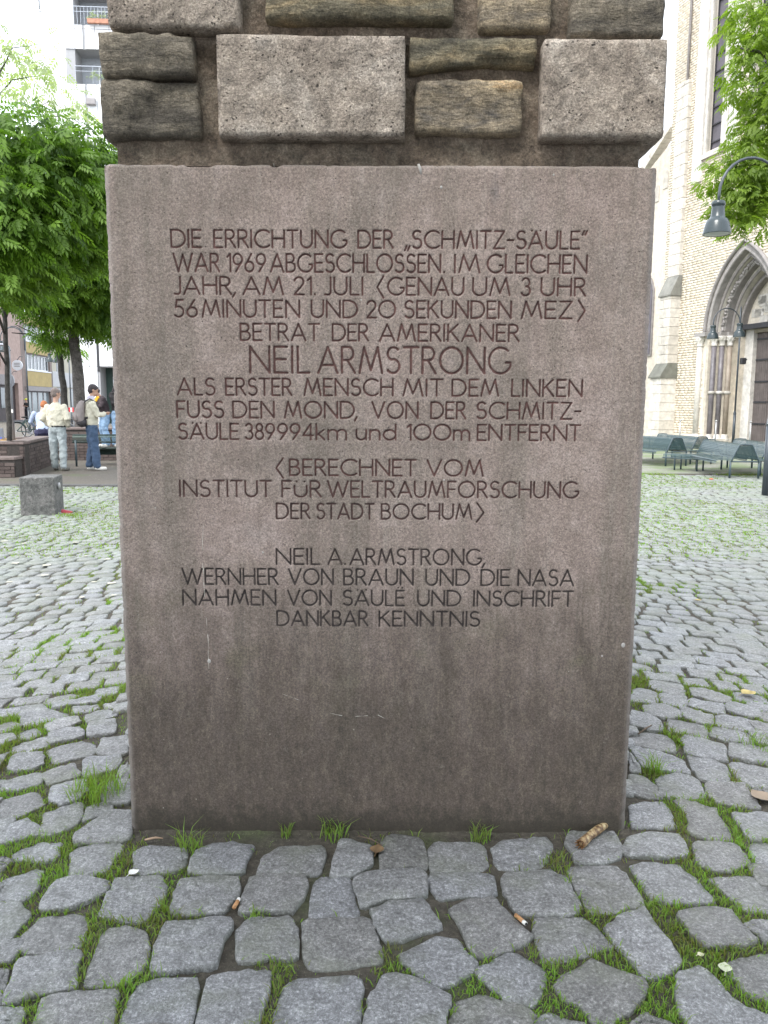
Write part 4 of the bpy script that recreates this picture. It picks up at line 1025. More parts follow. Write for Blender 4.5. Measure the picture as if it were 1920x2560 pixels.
# near left canopy: belongs to three trees standing in the raised bed
k1 = []
for (a, b_, d, rx, rz, n) in ((60,350,15.5,1.2,.5,420),(205,400,16,.95,.5,420),(245,500,16.5,.5,.6,260),(-60,430,15,1.2,.8,300),(120,470,15.5,1.2,.7,560),(215,560,16.5,.75,.8,380),(30,560,15,1.1,.7,420),(150,610,16.5,.9,.6,420),(40,650,16,1.0,.55,360),(20,720,17,.7,.35,190),(-90,620,15,1.3,1.0,300)):
    c = D(a, b_, d); k1.append(((c.x, c.y, c.z), (rx, 1.3, rz), n))
b0 = D(26, 1140, 18.5)
tree('slim tree at the far left with broad bright green crown, trunk beside the street lamp', [(b0.x, b0.y, .4), D(23,1050,18.5), D(18,950,18.5), D(14,860,18.4), D(10,760,18.2), D(20,600,17.5), D(60,480,16.5)], .058, .034,
     [([D(18,915,18.5), D(6,895,18.3), D(-20,850,18)], .03, .015), ([D(12,800,18.3), D(60,640,17.5), D(110,520,16.5)], .035, .012), ([D(14,840,18.4), D(-40,700,17), D(-80,560,16)], .03, .01), ([D(30,560,17), D(120,600,16.5), D(200,560,16.2)], .03, .01), ([D(60,700,17), D(80,560,16.5), D(75,400,16)], .04, .01)],
     k1, M_BARKD, M_LEAFL, .30, .125, 11, (b0.x, b0.y, 0))
k2 = []
for (a, b_, d, rx, rz, n) in ((110,730,22.8,1.2,.42,340),(150,780,23.8,.7,.4,220),(130,840,24.3,.35,.25,60),(230,700,22.8,.6,.6,260),(170,690,22.8,1.0,.6,300),(240,640,21.8,.8,.8,260),(165,860,24.8,.25,.25,30)):
    c = D(a, b_, d); k2.append(((c.x, c.y, c.z), (rx*1.13, 1.3, rz*1.13), n))
b0 = D(166, 1080, 25.3)
tree('dark leaning tree trunk with knots, behind the man in the cream jacket', [(b0.x, b0.y, 0), D(166,1060,25.3), D(161,1010,25.3), D(160,975,25.3), D(155,945,25.3), D(152,905,25.3), D(146,860,25.2), D(138,790,24.8), D(120,700,23.8)], .112, .072,
     [([D(143,865,25.2), D(110,850,24.8), D(70,835,24.4), D(30,832,23.8)], .035, .012), ([D(146,872,25.2), D(110,845,25.1), D(40,812,24.8)], .03, .012), ([D(140,800,24.8), D(170,740,24.4), D(200,680,23.8)], .04, .012)],
     k2, M_BARKD, M_LEAFL, .32, .135, 12, (b0.x, b0.y, 0))
k3 = []
for (a, b_, d, rx, rz, n) in ((215,790,23.8,.65,.4,230),(262,770,23.8,.5,.6,220),(190,740,23.8,.8,.5,200),(255,830,24.3,.4,.22,70),(290,640,22.8,.8,1.2,300),(190,800,24.3,.3,.35,60)):
    c = D(a, b_, d); k3.append(((c.x, c.y, c.z), (rx*1.13, 1.3, rz*1.13), n))
b0 = D(202, 1075, 24.3)
tree('thickest grey tree trunk between the two men, rising from behind the brick wall', [(b0.x, b0.y, 0), D(203,1075,24.3), D(199,1010,24.3), D(196,950,24.3), D(190,890,24.3), D(184,830,24.2), D(176,760,24.0), D(165,640,22.8)], .185, .12,
     [([D(180,790,24.1), D(215,730,23.8), D(260,660,23.3)], .05, .015), ([D(186,860,24.2), D(200,800,24.1), D(250,760,23.8)], .03, .012)],
     k3, M_BARK, M_LEAFL, .32, .135, 13, (b0.x, b0.y, 0))
# thin branches with glare-paled leaves high at the left, a tree behind the near ones
k4 = []
for (a, b_, d, rx, rz, n) in ((20,120,27,.8,.5,36),(70,170,27,.9,.6,42),(60,230,26,.7,.35,26),(5,80,27,.5,.4,22),(120,180,26,.5,.3,18),(110,240,26,.8,.3,26),(185,250,25,.4,.3,10),(210,300,25,.4,.3,14),(130,120,27,.4,.25,8)):
    c = D(a, b_, d); k4.append(((c.x, c.y, c.z), (rx, 1.0, rz), n))
bt = D(-40, 900, 28)
tree('tall thin tree behind the left trees, sparse foliage paled by glare against the white sky', [(bt.x, bt.y, 0), (bt.x, bt.y, 3), D(-50,500,28), D(-30,300,27.5), D(0,180,27)], .16, .04,
     [([D(-20,260,27.2), D(30,200,27), D(90,190,27)], .03, .008), ([D(0,180,27), D(30,120,27), D(100,110,27)], .025, .007), ([D(-30,300,27), D(50,290,26.5), D(130,250,26)], .03, .008), ([D(50,290,26.5), D(170,290,25.5), D(215,320,25)], .02, .006)],
     k4, M_BARK, M_LEAFP, .42, .17, 14, (bt.x, bt.y, 0))
# the tree at the right, in front of the church
k5 = []
for (a, b_, d, rx, rz, n) in ((1910,50,16.5,.5,.5,330),(1975,200,16.5,.9,.8,420),(1840,40,16.3,.22,.3,60),(1862,160,16.3,.25,.22,70),(1925,250,16.4,.38,.5,260),(1885,330,16.3,.40,.26,150),(1825,395,16.2,.30,.18,100),(1890,430,16.3,.5,.35,380),(1790,450,16.2,.20,.13,60),(1850,500,16.2,.42,.26,230),(1915,490,16.3,.40,.36,220),(1840,235,16.2,.24,.10,34),(1845,560,16.2,.2,.16,60),(1895,535,16.2,.3,.12,36),(1980,350,16.6,.8,.8,300),(1890,110,16.3,.3,.25,110),(1915,575,16.2,.2,.1,16),(1800,520,16.2,.14,.12,24)):
    c = D(a, b_, d); k5.append(((c.x, c.y, c.z), (rx*1.1, .8, rz*1.1), int(n*1.15)))
bt = D(2230, 1180, 17.3)
tree('yellow-green tree reaching in from the right above the near lamp', [(bt.x, bt.y, 0), (bt.x, bt.y, 2.5), D(2200,500,15.3), D(2150,250,16.8)], .22, .10,
     [([D(2200,480,15.2), D(2050,430,16.6), D(1940,400,16.2), D(1830,420,16.0)], .06, .012), ([D(2170,350,16.8), D(2020,200,16.5), D(1900,130,16.2), D(1850,120,16.1)], .06, .012), ([D(2020,420,16.6), D(1930,500,16.2), D(1850,530,16.0)], .03, .008)],
     k5, M_BARK, M_LEAFR, .17, .085, 15, (bt.x, bt.y, 0))
# canopy over the place where the photographer stands (out of frame, as the dim light on the slab shows)
for (lx, ly, lab, sd_) in ((-3.4, -3.2, 'broad tree behind the viewpoint at left, shading the slab', 31), (3.8, -2.6, 'broad tree behind the viewpoint at right, shading the slab', 32), (.3, -7.5, 'broad tree straight behind the viewpoint, farther off', 33)):
    cl = [((lx+ox, ly+oy, 5.6+oz), (2.0, 2.0, 1.1), 320) for ox, oy, oz in ((0,0,1.2),(1.6,.9,.2),(-1.6,.8,.3),(0,-1.8,.1),(1.5,-1.3,.5),(-1.6,-1.2,.6),(.1,1.9,-.1))]
    tree(lab, [(lx, ly, 0), (lx+.1, ly, 2.5), (lx, ly+.1, 4.6), (lx+.2, ly, 6)], .19, .08, [([(lx, ly, 3.6), (lx+1, ly+.8, 4.8), (lx+1.8, ly+1.2, 5.6)], .07, .02), ([(lx, ly, 3.9), (lx-1, ly-.5, 5), (lx-1.9, ly-.8, 5.8)], .07, .02)], cl, M_BARK, M_LEAFL, .5, .26, sd_, (lx, ly, 0), nl=9)

# ---------------- walls
class Wall:
    def __init__(s, o, u):
        s.o = Vector((o[0], o[1], 0)); s.u = Vector((u[0], u[1], 0)).normalized(); s.n = Vector((-s.u.y, s.u.x, 0)); s.rz = atan2(s.u.y, s.u.x)
    def uv(s, px, py, off=0.0):
        d = ray(px, py); o = s.o+s.n*off; t = (o-C0).dot(s.n)/d.dot(s.n); p = C0+d*t; return (p-s.o).dot(s.u), p.z
    def U(s, px, off=0.0, py=1000): return s.uv(px, py, off)[0]
    def root(s, name, label, cat, group=None): return empty(name, s.o, s.rz, label, cat, group)
def wall_cells(u0, u1, z0, z1, ops, y=0.0, depth=.25):
    m = MB(); us = sorted({u0, u1, *[o[0] for o in ops], *[o[1] for o in ops]}); zz = sorted({z0, z1, *[o[2] for o in ops], *[o[3] for o in ops]})
    for a, b_ in zip(us[:-1], us[1:]):
        for c, d in zip(zz[:-1], zz[1:]):
            mu, mz = (a+b_)/2, (c+d)/2
            if any(o[0] < mu < o[1] and o[2] < mz < o[3] for o in ops): continue
            m.add([(a, y, c), (b_, y, c), (b_, y, d), (a, y, d)], [(0, 1, 2, 3)])
    for o in ops:
        a, b_, c, d = o[:4]
        m.add([(a,y,c),(b_,y,c),(b_,y,d),(a,y,d),(a,y+depth,c),(b_,y+depth,c),(b_,y+depth,d),(a,y+depth,d)], [(0,1,5,4),(1,2,6,5),(2,3,7,6),(3,0,4,7)])
    return m
def window(root, a, b_, c, d, y, mf, mg, nmull=1, ntrans=0, fw=.06, name='window'):
    m = MB(); m.box(a, b_, y-.05, y, c, c+fw); m.box(a, b_, y-.05, y, d-fw, d); m.box(a, a+fw, y-.05, y, c+fw, d-fw); m.box(b_-fw, b_, y-.05, y, c+fw, d-fw)
    for k in range(1, nmull+1):
        x = a+(b_-a)*k/(nmull+1); m.box(x-fw*.4, x+fw*.4, y-.045, y, c+fw, d-fw)
    for k in range(1, ntrans+1):
        z = c+(d-c)*k/(ntrans+1); m.box(a+fw, b_-fw, y-.04, y-.003, z-fw*.3, z+fw*.3)
    f = m.build(name, mf, root); MB().box(a+fw*.5, b_-fw*.5, y-.012, y+.012, c+fw*.5, d-fw*.5).build('pane', mg, f); return f

# ---------------- church
pc0 = at_dist(1800, 1100, 32.0)
dvp = ray(400, 1010)
CW = Wall((pc0.x, pc0.y), (-dvp.x, -dvp.y))
M_BRW = mat_ashlar('pale_tuff_brick', [(.55, .49, .40), (.59, .53, .44), (.62, .56, .47)])
M_TUF = mat_ashlar('tuff_stone', [(.52, .48, .42), (.57, .53, .47), (.63, .59, .53)])
M_CRM = mat_ashlar('cream_stone', [(.52, .49, .44), (.58, .55, .50), (.64, .61, .57)])
M_GRS = mat_ashlar('grey_stone_moulding', [(.24, .22, .21), (.28, .26, .25), (.32, .30, .28)])
M_CAP = mat_ashlar('mossy_cap_stone', [(.15, .15, .125), (.18, .18, .155), (.22, .215, .19)])
M_SHA = simple('dark_marble_shaft', (.16, .145, .155), .35, .3, 4)
M_SHB = simple('brown_marble_shaft', (.30, .25, .20), .5, .25, 4)
M_DOR = simple('weathered_door_wood', (.12, .10, .095), .75, .25, 3)
M_IRO = simple('dark_iron', (.03, .03, .035), .5, .2, 10, 0)
M_LOUV = simple('louvre_slate', (.115, .105, .12), .7, .2, 3)
M_MORT = simple('church_mortar', (.60, .55, .47), .9, .1, 2)
ch = CW.root('stone_church', 'tall pale brick church with pointed portal arch and long narrow windows, at right', 'church')
uE = CW.U(1689, 0, 150); uR = CW.U(2250); uL = CW.U(1560)
uc, za = CW.uv(1866, 607); u_f, z_sp = CW.uv(1768, 833); z_sp = CW.uv(1768, 836)[1]; a0 = uc-u_f; rise = za-z_sp
def arch_pts(a, r_, n=16, c=None):
    c = uc if c is None else c
    Rr = (a*a+r_*r_)/(2*a); off = Rr-a; th = atan2(r_, off); L = []
    for k in range(n+1):
        t = th*k/n; L.append((c+off-Rr*cos(t), z_sp+Rr*sin(t)))
    Rt = [(2*c-x, z) for x, z in L[::-1]]; return L, L+Rt[1:]
zTop = 26.0; zmid = za+.7
ops = []
w1a = CW.U(1777, 0, 200); w1b = w1a+.8
z1b = CW.uv(1785, 372)[1]
w2a = w1b+1.55; w2b = w2a+1.15
ops = [(w1a, w1b, z1b, 22.5), (w2a, w2b, z1b, 22.5)]
m = wall_cells(uE, uR, zmid, zTop, ops, 0, .22)
L, full = arch_pts(a0, rise)
m.add([(uE, 0, -.1), (uc-a0, 0, -.1), (uc-a0, 0, zmid), (uE, 0, zmid)], [(0, 1, 2, 3)]); m.add([(uc+a0, 0, -.1), (uR, 0, -.1), (uR, 0, zmid), (uc+a0, 0, zmid)], [(0, 1, 2, 3)])
for (xa, za_), (xb, zb_) in zip(full[:-1], full[1:]): m.add([(xa, 0, za_), (xb, 0, zb_), (xb, 0, zmid), (xa, 0, zmid)], [(0, 1, 2, 3)])
print('portal', a0, rise, z_sp, za, uc, uE)
m.add([(uR, 0, -.1), (uR, 14, -.1), (uR, 14, zTop), (uR, 0, zTop), (uE, 0, -.1), (uE, 14, -.1), (uE, 14, zTop), (uE, 0, zTop)], [(0,1,2,3), (7,6,5,4), (3,2,6,7)])
m.build('nave_wall', M_MORT, ch)
# every brick course of the visible front as real, slightly uneven bricks
BV = []; BT = []; zc = .35; row = 0
outer = np.array(full)
def in_arch(x, z):
    if z < z_sp: return uc-a0-.05 < x < uc+a0+.05
    Rr = (a0*a0+rise*rise)/(2*a0); off = Rr-a0
    return (x-(uc+off))**2+(z-z_sp)**2 < (Rr+.05)**2 and (x-(uc-off))**2+(z-z_sp)**2 < (Rr+.05)**2
while zc < 17.5:
    hB = .098; x = uE+(row % 2)*.15-random.uniform(.1, .2); xe = CW.U(1960) if zc < 9 else CW.U(1900)
    while x < xe:
        wB = random.uniform(.22, .34); a, b_ = max(x, uE), x+wB-.010
        if b_-a > .06 and not any(o[0]-.16 < (a+b_)/2 < o[1]+.16 and o[2]-.2 < zc < o[3] for o in ops) and not (in_arch(a, zc) or in_arch(b_, zc+hB)):
            d = random.uniform(.004, .012)
            BV.append([(a,-d,zc),(b_,-d,zc),(b_,-d,zc+hB-.011),(a,-d,zc+hB-.011),(a,0.002,zc),(b_,.002,zc),(b_,.002,zc+hB-.011),(a,.002,zc+hB-.011)]); BT.append(random.random())
        x += wB
    zc += hB; row += 1
BV = np.array(BV).reshape(-1, 3); nB = len(BV)//8; b8 = np.arange(nB)[:, None]*8
BF = np.vstack([b8+np.array(q) for q in ((0,1,2,3),(0,4,5,1),(1,5,6,2),(2,6,7,3),(3,7,4,0))])
m_, t_, b_2 = nodes('tuff_brick_faces'); v_ = coord(t_); at_ = t_.nodes.new('ShaderNodeAttribute'); at_.attribute_name = 'tone'
c_ = ramp(t_, at_.outputs['Fac'], [(0, (.54, .46, .35)), (.3, (.60, .53, .42)), (.8, (.62, .55, .45)), (1, (.66, .59, .49))])
c_ = tmix(t_, 1, c_, ramp(t_, tnoise(t_, v_, .8, 5), [(.3, .82), (.65, 1.06)]), 'MULTIPLY'); t_.links.new(c_, b_2.inputs['Base Color']); b_2.inputs['Roughness'].default_value = .9
tag(np_obj('bricks', BV, BF, m_, ch, np.repeat(BT, 8)), kind='stuff')
# long windows: frame, dark panes with slanting bars
for o in ops:
    wdw = window(ch, o[0], o[1], o[2], o[3], .20, M_IRO, M_LOUV, 0, 0, .05, 'lancet_window')
    z = o[2]+.3; mm = MB()
    while z < o[3]: mm.box(o[0]+.05, o[1]-.05, .13, .18, z, z+.045); z += .62
    mm.build('glazing_bar', M_IRO, wdw)
    mm = MB(); mm.box(o[0]-.14, o[0], -.06, .10, o[2]-.1, o[3]); mm.box(o[1], o[1]+.34, -.05, .12, o[2]-.1, o[3]); mm.box(o[0]-.2, o[1]+.4, -.1, .4, o[2]-.24, o[2]-.1); mm.build('window_surround', M_CRM, ch)
# rain pipe and blind strip
xp = CW.U(1726, 0, 150); MB().tube([(xp, -.08, zmid+.2), (xp, -.08, zTop)], .05, 8).build('rain_pipe', simple('old_lead_pipe', (.20, .18, .17), .6), ch, True)
xq = CW.U(1748, 0, 200); MB().box(xq, xq+.5, -.12, .0, z1b-1.0, zTop).build('pilaster_strip', M_CRM, ch)
xq2 = CW.U(1834, 0, 200); MB().box(xq2, xq2+.5, -.12, .0, z1b-.5, zTop).build('pilaster_strip', M_CRM, ch)
# lower gabled wing at the left
gA = CW.uv(1612, 424, 1.0); gB = CW.uv(1682, 312, 1.0)
dz = (gB[1]-gA[1])/(gB[0]-gA[0]); uA = uL-2.0; zA = gA[1]-dz*(gA[0]-uA)
zA = max(zA, 1.0); uA = gA[0]-(gA[1]-zA)/dz
MB().prism([(uA, 0), (uE+.01, 0), (uE+.01, gB[1]), (uA, zA)], 1.0, 9).build('wing_wall', M_BRW, ch)
tv = Vector((gB[0]-uA, 0, gB[1]-zA)).normalized(); nv = Vector((-tv.z, 0, tv.x)); Lr = sqrt((gB[0]-uA)**2+(gB[1]-zA)**2)
mm = MB(); seg = 14
for k in range(seg):
    p = Vector((uA, 0, zA))+tv*(Lr*k/seg); q = Vector((uA, 0, zA))+tv*(Lr*(k+1)/seg-.015)
    a_, b_, c_, d_ = p-nv*.12, q-nv*.12, q+nv*.14, p+nv*.14
    vs = [(v.x, y, v.z) for y in (.86, 1.3) for v in (a_, b_, c_, d_)]
    MB().add(vs, [(0,1,2,3),(7,6,5,4),(0,4,5,1),(1,5,6,2),(2,6,7,3),(3,7,4,0)]).build('coping_stone', M_TUF, ch)
for (a, b_, w_, h_) in ((1667, 425, .16, .75), (1645, 462, .13, .7)):
    cu, cz = CW.uv(a, b_, 1.0); mm = MB(); n = 10
    pl = [(cu-w_, cz-h_), (cu+w_, cz-h_)]+[(cu+w_*cos(pi*k/n), cz-w_+w_*sin(pi*k/n)) for k in range(n+1)]
    mm.prism([(x, z) for x, z in pl][::-1], .97, 1.03); mm.build('blind_niche', M_TUF, ch)
# small lancet low in the wing
cu, cz = CW.uv(1632, 695, 1.0); cu2, cz2 = CW.uv(1628, 890, 1.0); mm = MB()
pl = [(cu-.28, cz2), (cu+.22, cz2), (cu+.22, cz-.5), (cu-.03, cz), (cu-.28, cz-.5)]; mm.prism(pl, .93, 1.02)
wf = mm.build('wing_window', M_GRS, ch); MB().prism([(cu-.20, cz2+.1), (cu+.14, cz2+.1), (cu+.14, cz-.55), (cu-.03, cz-.15), (cu-.20, cz-.55)], .90, .94).build('pane', M_LOUV, wf)
# buttress built of single blocks with two weathered caps
bu1 = CW.U(1704, 0, 715); bu0 = bu1-.72; print('butt', bu0, bu1)
zc1t, zc1b = CW.uv(1690, 692)[1], CW.uv(1662, 742, -.45)[1]; zc2t, zc2b = CW.uv(1690, 908)[1], CW.uv(1650, 945, -.7)[1]
def blocks(z0, z1, depth, hh=.36):
    z = z0; r = 0
    while z < z1-.05:
        h_ = min(hh, z1-z); cuts = [0, .5+(.12 if r % 2 else -.15), 1]
        for a, b_ in zip(cuts[:-1], cuts[1:]):
            x0, x1 = bu0+(bu1-bu0)*a, bu0+(bu1-bu0)*b_
            e = random.uniform(0, .012); MB().box(x0+.006, x1-.006, -depth-e, .02, z+.006, z+h_-.006).build('ashlar_block', M_TUF, ch, bevel=.01)
        z += h_; r += 1
blocks(.1, zc2b, .72); blocks(zc2t-.02, zc1b, .46); blocks(zc1t, zmid+6, .16, .42)
for zt_, zb_, d0, d1 in ((zc1t, zc1b, .16, .52), (zc2t, zc2b, .46, .80)):
    mm = MB(); x0, x1 = bu0-.05, bu1+.04
    pr_ = [(-d0, zt_), (-d1, zb_+.06), (-d1, zb_), (.0, zb_), (.0, zt_)]
    vs = [(x0, y, z) for y, z in pr_]+[(x1, y, z) for y, z in pr_]; n = 5
    mm.add(vs, [tuple(range(n)), tuple(range(2*n-1, n-1, -1))]+[(i, (i+1) % n, (i+1) % n+n, i+n) for i in range(n)]); mm.build('buttress_cap', M_CAP, ch)
# portal: stepped orders
orders = 5; Ain = [a0-.135*k for k in range(orders+1)]; Yd = [.24*k for k in range(orders+1)]
for k in range(orders):
    aa, ab = Ain[k], Ain[k+1]; ra, rb = rise*aa/a0, rise*ab/a0
    _, A = arch_pts(aa, ra); _, B = arch_pts(ab, rb); m = MB(); n = len(A)
    vs = [(x, Yd[k]-.03*(k == 0), z) for x, z in A]+[(x, Yd[k]-.03*(k == 0), z) for x, z in B]+[(x, Yd[k+1], z) for x, z in B]
    fs = []
    for i in range(n-1): fs += [(i, i+1, n+i+1, n+i), (n+i, n+i+1, 2*n+i+1, 2*n+i)]
    m.add(vs, fs); m.build('archivolt', M_GRS if k % 2 == 0 else M_TUF, ch)
    _, T = arch_pts(ab+.05, rb+.05, 18); m = MB(); m.tube([(x, Yd[k]+.0, z) for x, z in T], .058, 8, True, (0, 1, 0)); m.build('roll_moulding', M_GRS, ch, True)
# leafy ornament band on the middle order
_, T = arch_pts(Ain[2]-.07, rise*(Ain[2]-.07)/a0, 34); m = MB()
for i, (x, z) in enumerate(T):
    for j in range(3): m.ellip((x+random.uniform(-.04, .04), Yd[2]-.05+random.uniform(-.05, .03), z+random.uniform(-.05, .05)), (random.uniform(.04, .07),)*3, 6, 4)
m.build('leaf_carving', M_GRS, ch, True)
_, T = arch_pts(a0+.09, rise+.10, 18); m = MB(); m.tube([(x, -.05, z) for x, z in T], [(.09, .06)]*len(T), 8, True, (0, 1, 0)); m.build('hood_mould', M_GRS, ch, True)
# jambs, shafts, capitals
for sd_ in (-1, 1):
    for k in range(orders):
        xa, xb = uc+sd_*Ain[k], uc+sd_*Ain[k+1]; x0, x1 = min(xa, xb), max(xa, xb)
        m = MB(); m.add([(xa, Yd[k], 0), (xb, Yd[k], 0), (xb, Yd[k], z_sp), (xa, Yd[k], z_sp), (xb, Yd[k+1], 0), (xb, Yd[k+1], z_sp)], [(0,1,2,3), (1,4,5,2)]); m.build('jamb', M_BRW, ch)
    for k in range(orders):
        x = uc+sd_*(Ain[k]+.02-.10*(k > 0)); y = Yd[k]-.06 + (-.02 if k == 0 else 0)
        mt = M_CRM if k == 0 else (M_SHA if k in (1, 2) else M_SHB); rr_ = .095 if k else .11; zmid_ = z_sp*.47
        if k == 0:
            x = uc+sd_*(a0+.28); y = -.06
        if k == 4: continue
        sh = MB().tube([(x, y, .35), (x, y, z_sp-.42)], rr_, 12).build('column_shaft', mt, ch, True)
        cp = MB().lathe([(rr_, z_sp-.45), (rr_+.03, z_sp-.43), (rr_+.01, z_sp-.40), (rr_+.02, z_sp-.3), (rr_+.07, z_sp-.16), (rr_+.10, z_sp-.10), (rr_+.07, z_sp-.08), (0, z_sp-.08)], (x, y, 0), 12)
        for q in range(8): cp.ellip((x+cos(q*pi/4)*(rr_+.05), y+sin(q*pi/4)*(rr_+.05), z_sp-.2), (.03, .03, .06), 6, 4)
        cp.build('capital', M_CRM, ch, True)
        if k: MB().lathe([(rr_, zmid_-.06), (rr_+.04, zmid_-.04), (rr_+.045, zmid_+.02), (rr_, zmid_+.06)], (x, y, 0), 12).build('shaft_ring', M_CRM, ch, True)
        MB().lathe([(0, .10), (rr_+.09, .10), (rr_+.09, .17), (rr_+.04, .24), (rr_+.05, .29), (rr_, .36)], (x, y, 0), 12).build('column_base', M_CRM, ch, True)
    m = MB(); xs0 = uc+sd_*(a0+.45); 
    for k in range(orders+1):
        xa = xs0 if k == 0 else uc+sd_*(Ain[k]+.05); xb = uc+sd_*(Ain[min(k+1, orders)]-.02)
        yy = (-.22 if k == 0 else Yd[k]-.2); x0, x1 = min(xa, xb), max(xa, xb)
        if x1-x0 < .02: continue
        m.box(x0, x1, yy, Yd[min(k+1, orders)], z_sp-.08, z_sp+.07-.002*k)
    m.build('impost', M_GRS, ch)
    m = MB(); x0, x1 = sorted((uc+sd_*(a0+.5), uc+sd_*(Ain[-1])))
    m.box(x0, x1, -.25, 1.2, -.05, .12); m.box(x0+.03, x1-.03, -.18, 1.2, .12, .2); m.build('portal_plinth', M_TUF, ch)
yi = Yd[-1]; ai = Ain[-1]
_, T = arch_pts(ai, rise*ai/a0)
zd = CW.uv(1885, 822, yi)[1]
m = MB(); m.prism([(uc-ai, zd)]+T+[(uc+ai, zd)], yi, yi+.1); m.build('tympanum', M_BRW, ch)
for _ in range(16):
    x = uc+random.uniform(-ai*.8, ai*.7); z = random.uniform(zd+.15, zd+1.3); MB().box(x, x+random.uniform(.3, .55), yi-.02, yi+.05, z, z+.28).build('tympanum_block', M_CRM, ch)
jw = .42
for sd_ in (-1, 1):
    x0, x1 = sorted((uc+sd_*ai, uc+sd_*(ai-jw))); MB().box(x0, x1, yi-.02, yi+.3, 0, zd).build('door_jamb', M_CRM, ch)
MB().box(uc-ai-.05, uc+ai+.05, yi-.28, yi+.1, zd-.02, zd+.16).build('door_lintel', M_IRO, ch)
for sd_ in (-1, 1):
    x0, x1 = sorted((uc, uc+sd_*(ai-jw)))
    dr = empty('portal_door'); dr.parent = ch
    npl = 7; wp = (x1-x0-.02)/npl
    for k in range(npl): MB().box(x0+.01+k*wp+.004, x0+.01+(k+1)*wp-.004, yi+.14+random.uniform(0, .008), yi+.2, .06, zd-.02).build('door_board', M_DOR, dr)
    for z in (.75, 1.55, 2.3, 3.1, 3.85): 
        if z < zd: MB().box(x0+.03, x1-.03, yi+.115, yi+.139, z, z+.06).build('iron_strap', M_IRO, dr)
MB().box(uL-3, uR, -.4, .0, -.08, .06).build('church_step', M_TUF, ch)

# ---------------- street lamps
M_LAMP = simple('lamp_blue_grey_paint', (.045, .055, .066), .32, .12, 5, 0)
M_LAMPG = simple('lamp_green_paint', (.028, .040, .044), .18, .1, 5, 0)
M_LENS = simple('frosted_lens', (.45, .47, .48), .4, .05)
def lamp(label, x, y, H, arms, R_=.53, q=1.0):
    e = empty('street_lamp', (x, y, 0), 0, label, 'street lamp', 'double-armed street lamps on the square')
    m = MB(); m.tube([(0, 0, 0), (0, 0, 1.15)], .062, 12); m.lathe([(.062, 1.12), (.07, 1.15), (.045, 1.24)], n=12); m.v = [(a*.82, b*.82, c) for a, b, c in m.v]; m.build('pole_base', M_LAMP, e, True)
    MB().tube([(0, 0, 1.2), (0, 0, H-R_)], .034, 10).build('pole', M_LAMP, e, True)
    for az in arms:
        d = Vector((cos(az), sin(az), 0)); pts = []
        off = d*.03
        for k in range(15):
            t = pi*k/14; pts.append(off+d*(R_*(1-cos(t)))+Vector((0, 0, H-R_+R_*sin(t))))
        end = pts[-1]; pts.append(end-Vector((0, 0, .12))); pts = [off+Vector((0, 0, H-R_-.5))]+pts
        a = MB().tube(pts, .021, 8).build('arm', M_LAMP, e, True); zt = H-R_-.10
        c = (end.x, end.y, 0); s = MB()
        lp0 = [(0, zt+.01), (.085, zt+.005), (.10, zt-.01), (.105, zt-.055), (.092, zt-.075), (.092, zt-.09), (.105, zt-.22), (.125, zt-.255), (.158, zt-.275), (.178, zt-.33), (.195, zt-.40), (.208, zt-.475), (.208, zt-.485), (.195, zt-.48)]; s.lathe([(a_*q, zt+(b_-zt)*q) for a_, b_ in lp0], c, 28)
        s.build('lamp_shade', M_LAMPG, e, True)
        MB().lathe([(0, zt-.50*q), (.12*q, zt-.492*q), (.195*q, zt-.478*q)], c, 24).build('lamp_glass', M_LENS, e, True)
    return e
pL = G(1912, 1238); dL = pL.xy.length; lamp('nearest dark street lamp at the right edge, bell shade hanging above the church portal', pL.x, pL.y, at_dist(1895, 410, dL).z, [pi+.22, .3], .57)
st = MB().box(-.066, .03, -.072, -.064, 1.16, 1.42).build('white_sticker', simple('sticker', (.75, .77, .8), .5, .05), bpy.data.objects['street_lamp'])
pL = G(1832, 1112); dL = pL.xy.length; l2 = lamp('street lamp with two bell shades in front of the church portal', pL.x, pL.y, at_dist(1815, 773, dL).z, [pi+.15, R(-115)], .52)
MB().tube([(.05, -.05, 3.0), (.28, -.1, 3.12)], .02, 6).build('spotlight_arm', M_LAMP, l2); MB().box(.06, .24, -.15, .03, 2.95, 3.18).build('spotlight', M_IRO, l2, bevel=.03)
pL = at_dist(74, 1060, 40); lamp('street lamp in front of the yellow building, seen left of the cream-jacket man', pL.x, pL.y, 4.82, [pi+.1, pi+1.15], .52)
pL = at_dist(180, 1060, 50); lamp('far street lamp partly hidden by the thickest tree trunk', pL.x, pL.y, 4.85, [pi+.3, pi-.5], .5)
# plain grey mast with a horizontal arm, far left
pm = at_dist(36, 1125, 19.5); e = empty('grey_mast', (pm.x, pm.y, 0), 0, 'pale grey metal mast with its arm bent to the left, far left', 'mast')
Hm = at_dist(34, 862, 19.5).z; M_GAL = simple('galvanised_steel', (.24, .25, .28), .4, .1, 6, 0, metal=.5)
MB().tube([(0, 0, 0), (0, 0, Hm-.1), (-.04, 0, Hm-.03), (-.12, 0, Hm), (-.5, -.02, Hm+.02), (-1.2, -.05, Hm+.01)], .033, 10).build('mast_tube', M_GAL, e, True)
MB().box(-.036, .036, -.038, -.03, 1.22, 1.30).build('sticker', M_WHITE, e)

